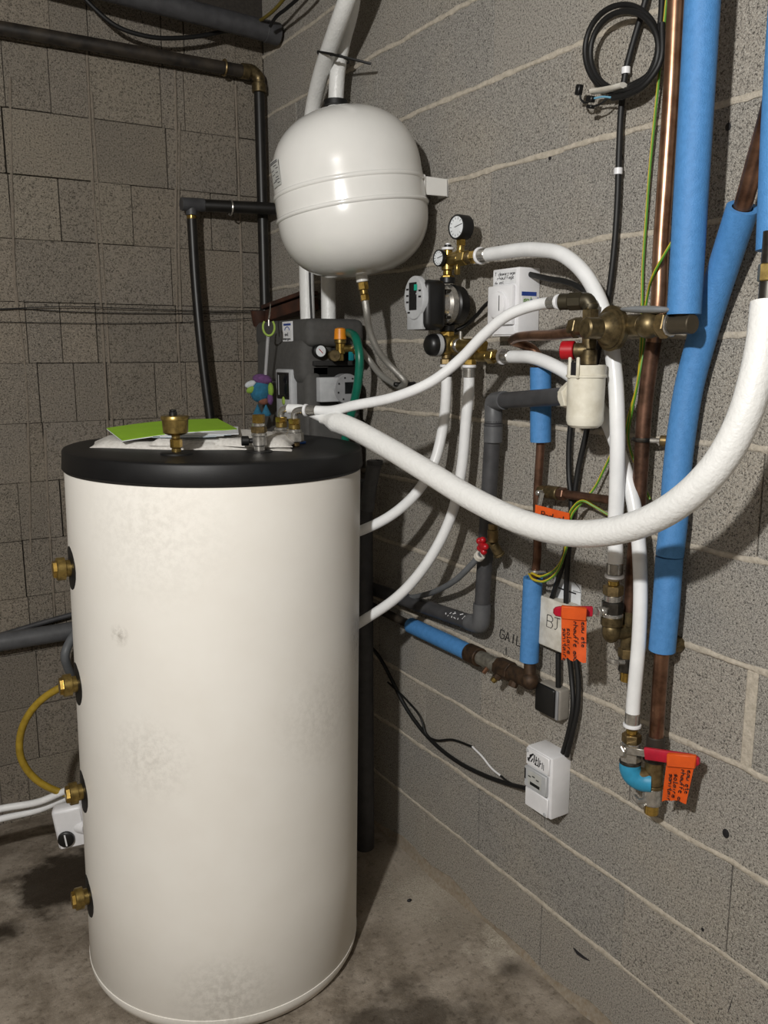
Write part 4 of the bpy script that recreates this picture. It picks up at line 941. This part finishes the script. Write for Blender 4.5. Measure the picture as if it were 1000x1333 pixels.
# branch with a small lever valve
br = thing('branch_valve', W(712, 642, .05), 'small valve on a side branch of the thin copper pipe with a steel lever', 'valve')
b0 = W(703, 639, .045); b1 = W(800, 652, .045); dd = (b1-b0).normalized()
e = stack(br, b0, dd, [('tee', .024, .0135, 18, 'old_brass'), ('valve_body', .04, .0155, 20, 'old_brass'), ('nut', .02, .0145, 6, 'brown_copper')])
MB().tube([e, b1], .0098, 16).build('copper_branch', 'brown_copper', br)
stack(br, W(706, 641, .06), -X, [('stem', .016, .006, 12, 'steel')])
a, b = W(706, 641, .075), W(700, 668, .08)
MB().tube([a, b], .007, 8, sq=.35).build('lever', 'steel', br)
def tape(name, pts, thick, label, lines, torn=True, rows=9, group='orange tape tags'):   # pts: TL, TR, BR, BL
    TL, TR_, BR, BL = [V(p) for p in pts]; t = thing(name, lerp(BL, BR, .5), label, 'tag', group)
    nrm = (TR_-TL).cross(BL-TL).normalized()
    if nrm.dot(CP-TL) < 0: nrm = -nrm
    g = []; rn = random.Random(label)
    for i in range(rows):
        row = []
        for j in range(9):
            s = j/8; k = i/(rows-1); p = lerp(lerp(TL, TR_, s), lerp(BL, BR, s), k)+nrm*(.003*sin(s*5+k*3)*k)
            if torn and i == rows-1: p += (BL-TL).normalized()*rn.uniform(-.004, .004)
            row.append(p)
        g.append(row)
    sh = MB().sheet(g, thick, nrm).build('tape', 'orange_tape', t, 50)
    return t, sh, nrm
t, sh, nn = tape('orange_tag', (W(697, 657, .088), W(741, 668, .07), W(741, 690, .075), W(697, 684, .09)), .002, 'small orange tape tag on the steel lever half hidden by the thick white hose', 0, False, group='orange tape tags')
u = (W(741, 670, .07)-W(697, 659, .088)).normalized()
write('Radiateur', W(705, 672, .088)+nn*.002, u, Z, .012, .0009).build('handwriting', 'ink', sh)
# old fittings at the bottom of the left copper
of = thing('corroded_fittings', W(665, 880, .05), 'corroded brown valve fittings joining the level blue sleeve to the copper pipe', 'pipe fitting')
a, b = W(612, 850, .05), W(690, 886, .05); d = (b-a).normalized(); L = (b-a).length
M('corroded', '#4a3828', .6, .5, '#2a2018', 60); M('grey_metal', '#8d8a80', .45, .6, '#6b675e', 70)
e = stack(of, a-d*.005, d, [('end_cap', L*.2, .025, 20, 'corroded'), ('grey_body', L*.27, .0185, 22, 'grey_metal'), ('grey_ring', L*.05, .021, 22, 'grey_metal'), ('valve_body', L*.22, .0245, 8, 'corroded'), ('brown_coupling', L*.28, .0205, 20, 'corroded')])
MB().ball(b, .0225, 16, 10).build('elbow', 'corroded', of)
stack(of, b, W(690, 862, .045)-b, [('riser', .05, .0145, 18, 'corroded'), ('solder_ring', .012, .0165, 16, 'grey_metal')])
q = lerp(a, b, .62); stack(of, q, V((-.6, .5, -.8)), [('drain_plug', .034, .010, 8, 'corroded'), ('drain_tip', .012, .0075, 12, 'brass')])
q = lerp(a, b, .8); stack(of, q, V((-.5, 0, -1)), [('lower_plug', .032, .012, 8, 'corroded')])
q = lerp(a, b, .38); stack(of, q+V((-.012, 0, -.01)), V((-.5, .3, -.8)), [('bleed_screw', .018, .006, 8, 'copper')])
hose('dark_pipe', wp((538, 815, .05), (500, 797, .05), (470, 782, .06), (440, 770, .08)), .0125, 'old_black_pipe', 'dark pipe feeding the level blue sleeve from behind the tank', 'pipe')
# dark soil pipe in the gap behind the tank
sp_ = thing('soil_pipe', (W(472, 640, .1).x, W(472, 640, .1).y, 0), 'dark grey upright pipe with an open top in the gap behind the tank', 'pipe')
q = W(472, 640, .1); stack(sp_, V((q.x, q.y, .005)), Z, [('upright', W(472, 625, .1).z-.005, .03, 22, 'dark_grey_pvc')])
a, b = W(478, 650, .1), W(488, 603, .1)
MB().tube(spline([a-Z*.03, lerp(a, b, .4), b], 5), .021, 18).build('branch', 'grey_pvc', sp_)
MB().lathe([(0, .0235), (.012, .0235), (.0125, .0195), (-.006, .019), (-.007, .002)], b-(Z*.004), Z, 22, cap=False).build('open_end', 'dark_grey_pvc', sp_)

# ------------------------------------------------------------------ red-lever valves with orange tags
def lever(parent, p, q, w, grip_from=.3):
    p, q = V(p), V(q); a = lerp(p, q, grip_from-.03)
    d = (q-p).normalized(); u = Z - d*Z.dot(d); u.normalize(); n = d.cross(u)
    R3 = Matrix((d, n, u)).transposed()
    MB().box(lerp(p, a, .5), ((a-p).length+.012, .004, w*.62), R3, .001).build('lever_arm', 'steel', parent)
    b = lerp(p, q, grip_from); Lg = (q-b).length
    grip = MB().rings([[b+d*(Lg*t)+n*(s*.0045)+u*(w*.5*k) for s, k in ((-1, -.8), (-.6, -1), (.6, -1), (1, -.8), (1, .8), (.6, 1), (-.6, 1), (-1, .8))] if t < .9 else [b+d*(Lg*t)+n*(s*.0045)+u*(w*.5*k*(.85 if t < .98 else .45)) for s, k in ((-1, -.8), (-.6, -1), (.6, -1), (1, -.8), (1, .8), (.6, 1), (-.6, 1), (-1, .8))] for t in (0, .5, .85, .95, 1)]).build('lever_grip', 'red_grip', parent)
    return d, u, n
v1 = thing('ball_valve', W(797, 832, .08), 'upper ball valve with a red lever beside the junction box', 'valve', 'red-lever valves')
q = W(799, 756, .088); zt = q.z
H1 = zt-W(797, 832, .088).z
e = stack(v1, q, -Z, [('brass_neck', H1*.08, .0115, 18, 'bright_brass'), ('hex_nut', H1*.16, .0205, 6, 'dull_brass'), ('valve_body', H1*.11, .0175, 22, 'steel'), ('body_block', H1*.20, .0225, 8, 'dark_steel'), ('body_ring', H1*.06, .0225, 24, 'steel'), ('elbow_top', H1*.15, .0225, 22, 'old_brass')])
MB().ball(e-Z*.012, (.020, .020, .026), 20, 12).build('elbow', 'old_brass', v1)
j = W(817, 838, .05)
stack(v1, e-Z*.016, V((j.x, j.y, e.z-.016))-e+Z*.016, [('elbow_arm', .05, .016, 18, 'old_brass')])
sc = W(793, 798, .11)
stack(v1, V((-.088, q.y, sc.z)), V((-1, .15, 0)), [('stem', .03, .0095, 14, 'steel'), ('stem_nut', .008, .0115, 6, 'steel')])
s0 = V((-.118, q.y+.006, sc.z)); s1 = W(721, 796, .2)
lever(v1, s0, s1, .021, .16)
t, sh, nn = tape('orange_tag', (W(731, 789, .196), W(764, 792, .156), W(763, 861, .158), W(731, 858, .196)), .0015, 'large orange tape tag hanging from the red lever in front of the junction box', 4)
dn_ = (W(731, 858, .196)-W(731, 789, .196)).normalized(); rt_ = (W(764, 792, .156)-W(731, 789, .196)).normalized()
mk = MB()
for (px, py, tx) in ((757, 809, 'eau ete'), (746.5, 808, 'chauffe eau'), (738, 817, 'solaire'), (732.5, 817, 'sanitaire')): write(tx, W(px, py, .196-(px-731)*.00121)+nn*.003, dn_, rt_, .0085, .0007, mk)
mk.build('handwriting', 'ink', sh)
a, b = W(731, 789, .196), W(764, 792, .156)
MB().box(lerp(a, b, .5)-Z*.012+nn*.0, ((b-a).length, .0105, .027), Matrix(((b-a).normalized(), Z.cross((b-a).normalized()).normalized(), Z)).transposed(), .002).build('wrap', 'orange_tape', t)
# tee and drain under it on the main copper pipe
v2 = thing('drain_valve', W(817, 885, .05), 'small brass drain valve at the foot of the main copper pipe behind the white hose', 'valve')
q = W(820, 795, .045)
e = stack(v2, q, -Z, [('socket', .03, .0185, 18, 'old_brass'), ('tee_body', .05, .017, 20, 'old_brass'), ('nut', .02, .0195, 6, 'dull_brass'), ('valve_body', .03, .0175, 18, 'dark_steel'), ('brass_end', .022, .013, 18, 'bright_brass')])
k0 = W(814, 862, .06); stack(v2, k0, V((-1, .6, 0)), [('stem', .016, .0055, 12, 'steel')]); MB().box(k0+V((-.02, .012, 0)), (.006, .028, .012), None, .003, 2).build('wing_handle', 'steel', v2)

v3 = thing('ball_valve', W(822, 1015, .085), 'lower ball valve with a red lever above a light blue elbow', 'valve', 'red-lever valves')
q = W(823, 950, .085); H3 = q.z-W(822, 992, .085).z
e = stack(v3, q, -Z, [('brass_neck', H3*.12, .0115, 18, 'bright_brass'), ('hex_nut', H3*.27, .0195, 6, 'dull_brass'), ('valve_body', H3*.23, .0185, 22, 'steel'), ('body_block', H3*.33, .0215, 8, 'steel'), ('body_ring', H3*.1, .022, 22, 'dark_steel')])
j = W(850, 1010, .055); d2 = (V((j.x, j.y, e.z-.026))-(e-Z*.026)).normalized()
MB().tube(spline([e+Z*.002, e-Z*.010, e-Z*.026+d2*.008, e-Z*.034+d2*.024, e-Z*.034+d2*.042], 8), .0215, 22).build('blue_elbow', 'blue_plastic', v3)
sc = W(830, 985, .11)
s0 = V((-.112, q.y-.004, sc.z))
stack(v3, V((-.085, q.y-.004, sc.z)), -X, [('stem', .03, .0085, 12, 'steel'), ('stem_nut', .007, .0115, 6, 'steel')])
s1 = W(911, 991, .06)
lever(v3, s0, s1, .024, .30)
t, sh, nn = tape('orange_tag', (W(869, 984, .09), W(906, 987, .068), W(894, 1044, .07), W(862, 1042, .085)), .0015, 'orange tape tag hanging from the lower red lever at the right', 4)
dn_ = (W(862, 1042, .085)-W(869, 984, .09)).normalized(); rt_ = (W(906, 987, .068)-W(869, 984, .09)).normalized()
mk = MB()
for (px, py, tx) in ((896, 1001, 'eau ete'), (888, 1000, 'chauffe eau'), (879, 1006, 'solaire'), (872.5, 1006, 'sanitaire')): write(tx, W(px, py, .088-(px-866)*.0005)+nn*.004, dn_, rt_, .0085, .0007, mk)
mk.build('handwriting', 'ink', sh)
a, b = W(869, 981, .09), W(907, 984, .066)
MB().box(lerp(a, b, .5)-Z*.012, ((b-a).length, .0105, .027), Matrix(((b-a).normalized(), Z.cross((b-a).normalized()).normalized(), Z)).transposed(), .002).build('wrap', 'orange_tape', t)
v4 = thing('drain_valve', W(849, 1060, .05), 'brass tee and drain valve at the very bottom of the lower copper pipe', 'valve')
q = W(854, 958, .05); q2 = W(850, 1060, .05); L = q.z-q2.z
e = stack(v4, q, -Z, [('black_socket', L*.17, .0185, 18, 'old_black_pipe'), ('black_nut', L*.14, .023, 18, 'old_black_pipe'), ('tee_body', L*.30, .019, 22, 'dull_brass'), ('ring', L*.04, .021, 22, 'dull_brass'), ('valve_body', L*.22, .0195, 20, 'steel'), ('brass_end', L*.13, .0145, 18, 'bright_brass')])
jj = V((-.05, q.y, e.z+L*.48)); stack(v4, jj, (v3.location-V((0, 0, 0)))*V((1, 1, 0))-jj*V((1, 1, 0)), [('tee_arm', .035, .0175, 18, 'dull_brass')])
k0 = W(840, 1042, .06); stack(v4, W(848, 1042, .055), V((-1, .5, 0)), [('stem', .03, .006, 12, 'steel')]); MB().box(k0+V((-.012, .006, -.002)), (.008, .032, .013), Matrix.Rotation(.4, 3, 'X'), .003, 2).build('wing_handle', 'steel', v4)

# ------------------------------------------------------------------ cables on the right wall
lc = thing('long_cable', W(800, 380, .02), 'long black cable held by white clips beside the coil on the wall', 'cable')
MB().tube(spline(roof(W(850, -40, .02))+wp((838, 10, .02), (826, 50, .02), (815, 92, .02), (809, 140, .02), (806, 200, .02), (804, 260, .02), (800, 320, .02), (793, 380, .02), (782, 440, .02), (772, 500, .02), (764, 560, .02), (753, 610, .022), (747, 650, .025), (742, 700, .025), (738, 750, .025), (737, 786, .02)), 6), .0062, 10).build('cable', 'black_rubber', lc)
for (px, py) in ((815, 92), (805, 223)):
    q = W(px, py, .02); MB().lathe([(-.006, .0085), (.006, .0085)], q, Z, 14).build('clip', 'white_plastic', lc)
ck = thing('cable_coil', W(815, 125, .03), 'coil of black cable with loose connectors hanging high on the wall', 'cable')
def ell(cx, cy, rx, ry, a, n, t0, t1, tilt=0):
    return [W(cx+rx*cos(t)*cos(tilt)-ry*sin(t)*sin(tilt), cy+rx*cos(t)*sin(tilt)+ry*sin(t)*cos(tilt), a) for t in [t0+(t1-t0)*k/n for k in range(n+1)]]
MB().tube(roof(W(863, -40, .03))+wp((862, 0, .03))+spline([W(861, 20, .032)]+ell(810, 66, 49, 60, .036, 18, .3, 2*pi-4.0+2*pi-2.0, .12)[:1]+wp((857, 70, .034), (846, 95, .036), (820, 112, .038), (795, 122, .04)), 6), .0058, 10).build('tail_cable', 'black_rubber', ck)
MB().tube(ell(810, 64, 48, 58, .036, 60, 0, 2*pi, .12), .0056, 10, closed=True).build('loop', 'black_rubber', ck)
MB().tube(ell(813, 66, 44, 52, .046, 60, 0, 2*pi, .2), .0056, 10, closed=True).build('loop', 'black_rubber', ck)
MB().tube(spline(wp((862, 30, .04), (858, 85, .045), (840, 110, .05), (815, 124, .05), (798, 128, .05)), 6), .0056, 10).build('loose_end', 'black_rubber', ck)
MB().tube(spline(wp((812, 111, .052), (792, 116, .052), (772, 119, .052)), 4), [.011]*9, 10, sq=.5).build('white_sleeve', 'dirty_white', ck)
MB().tube(spline(wp((796, 127, .052), (785, 126, .052), (774, 128, .052)), 4), .002, 6).build('thin_wire', M('pale_blue_wire', '#6fa3bd', .5), ck)
MB().tube(spline(wp((794, 125, .05), (784, 134, .052), (772, 139, .052)), 4), .002, 6).build('thin_wire', 'black_rubber', ck)
MB().tube(spline(wp((770, 130, .052), (762, 134, .052), (756, 128, .052), (755, 120, .052)), 4), .002, 6).build('thin_wire', 'black_rubber', ck)
for (px, py, sx, sz) in ((754, 117, .012, .02), (769, 129, .017, .012), (769, 139, .014, .007)): MB().box(W(px, py, .053), (.012, sx, sz), Matrix.Rotation(.25, 3, 'X'), .0015).build('connector', 'black_plastic', ck)
def twin(name, pts, label, r=.0028, grp='earth wires'):
    t = thing(name, pts[-1], label, 'wire', grp); sp = spline(pts, 7)
    MB().tube(sp, r, 8).build('yellow_insulation', 'yellow_wire', t)
    MB().tube([p+V((-.0008, .0, 0))+V((.0, -.0014, .0)) for p in sp], r*.72, 8).build('green_stripe', 'green_wire', t)
twin('earth_wire', roof(W(872, -40, .035))+wp((868, 0, .035), (862, 60, .03), (854, 140, .02), (847, 210, .015), (841, 290, .012), (837, 350, .012), (836, 410, .015), (835, 440, .03), (830, 500, .035), (818, 545, .03), (808, 600, .03)), 'yellow-green earth wire running beside the main copper pipe from the top')
twin('earth_wire', wp((878, 310, .06), (866, 330, .068), (852, 355, .07), (843, 385, .04), (839, 410, .03), (838, 450, .035), (832, 490, .04), (822, 540, .03), (818, 570, .02), (829, 610, .02), (846, 650, .02)), 'yellow-green earth wire crossing the copper pipe under the blue sleeve')
twin('earth_wire', wp((800, 582, .03), (788, 608, .028), (772, 638, .035), (757, 655, .05), (746, 668, .06), (740, 700, .06), (734, 724, .055), (722, 742, .06), (707, 750, .07), (692, 746, .06)), 'yellow-green earth wire looping to the clamp above the left blue sleeve')
twin('earth_wire', wp((812, 680, .02), (795, 672, .03), (775, 660, .045), (758, 652, .058), (745, 662, .062), (738, 690, .06), (735, 720, .055), (725, 745, .065), (708, 757, .072), (694, 754, .07), (689, 747, .05)), 'lower yellow-green earth wire looping beneath the other at the left blue sleeve')
hose('black_cable', wp((743, 470, .02), (744, 540, .02), (741, 580, .02), (741, 620, .022), (744, 655, .03), (741, 690, .03), (731, 740, .03), (717, 784, .018)), .0062, 'black_rubber', 'black cable entering the top left of the junction box', 'cable')
hose('black_cable', wp((727, 850, .022), (727, 870, .022), (727, 896, .02)), .0065, 'black_rubber', 'short black cable from the junction box down to the socket', 'cable')
hose('black_cable', wp((741, 852, .02), (744, 880, .02), (746, 920, .03), (740, 955, .03), (733, 980, .028)), .006, 'black_rubber', 'left of two black cables from the junction box to the energy meter', 'cable')
hose('black_cable', wp((749, 850, .02), (753, 885, .02), (752, 920, .025), (745, 955, .03), (738, 984, .028)), .006, 'black_rubber', 'right of two black cables from the junction box to the energy meter', 'cable')
hose('black_cable', wp((684, 1026, .03), (660, 1020, .012), (630, 1009, .01), (600, 994, .01), (570, 972, .01), (545, 945, .01), (525, 915, .012), (510, 885, .015), (490, 850, .02), (475, 835, .03)), .0058, 'black_rubber', 'thick black cable hanging from the energy meter to behind the tank', 'cable')
wv = thing('loose_wire', W(600, 970, .01), 'thin black wire with a bare white stretch beside the thick meter cable', 'wire')
MB().tube(spline(wp((505, 888, .015), (530, 912, .014), (548, 935, .014), (556, 958, .014), (563, 962, .012), (590, 963, .01), (615, 972, .01)), 6), .0032, 8).build('black_run', 'black_rubber', wv)
MB().tube(spline(wp((615, 972, .01), (628, 985, .01), (640, 1000, .01), (652, 1010, .01)), 6), .0026, 8).build('white_run', 'white_plastic', wv)
MB().tube(spline(wp((652, 1010, .01), (659, 1016, .012), (668, 1021, .015)), 6), .003, 8).build('black_end', 'black_rubber', wv)
# crumb of debris on the floor
tag(MB().ball(Zp(533, 1172, floor_z(-.1, -1.1)+.003), (.008, .005, .004), 8, 6).build('stone_chip', 'ink'), 'small black stone chip on the concrete floor right of the tank', 'stone')
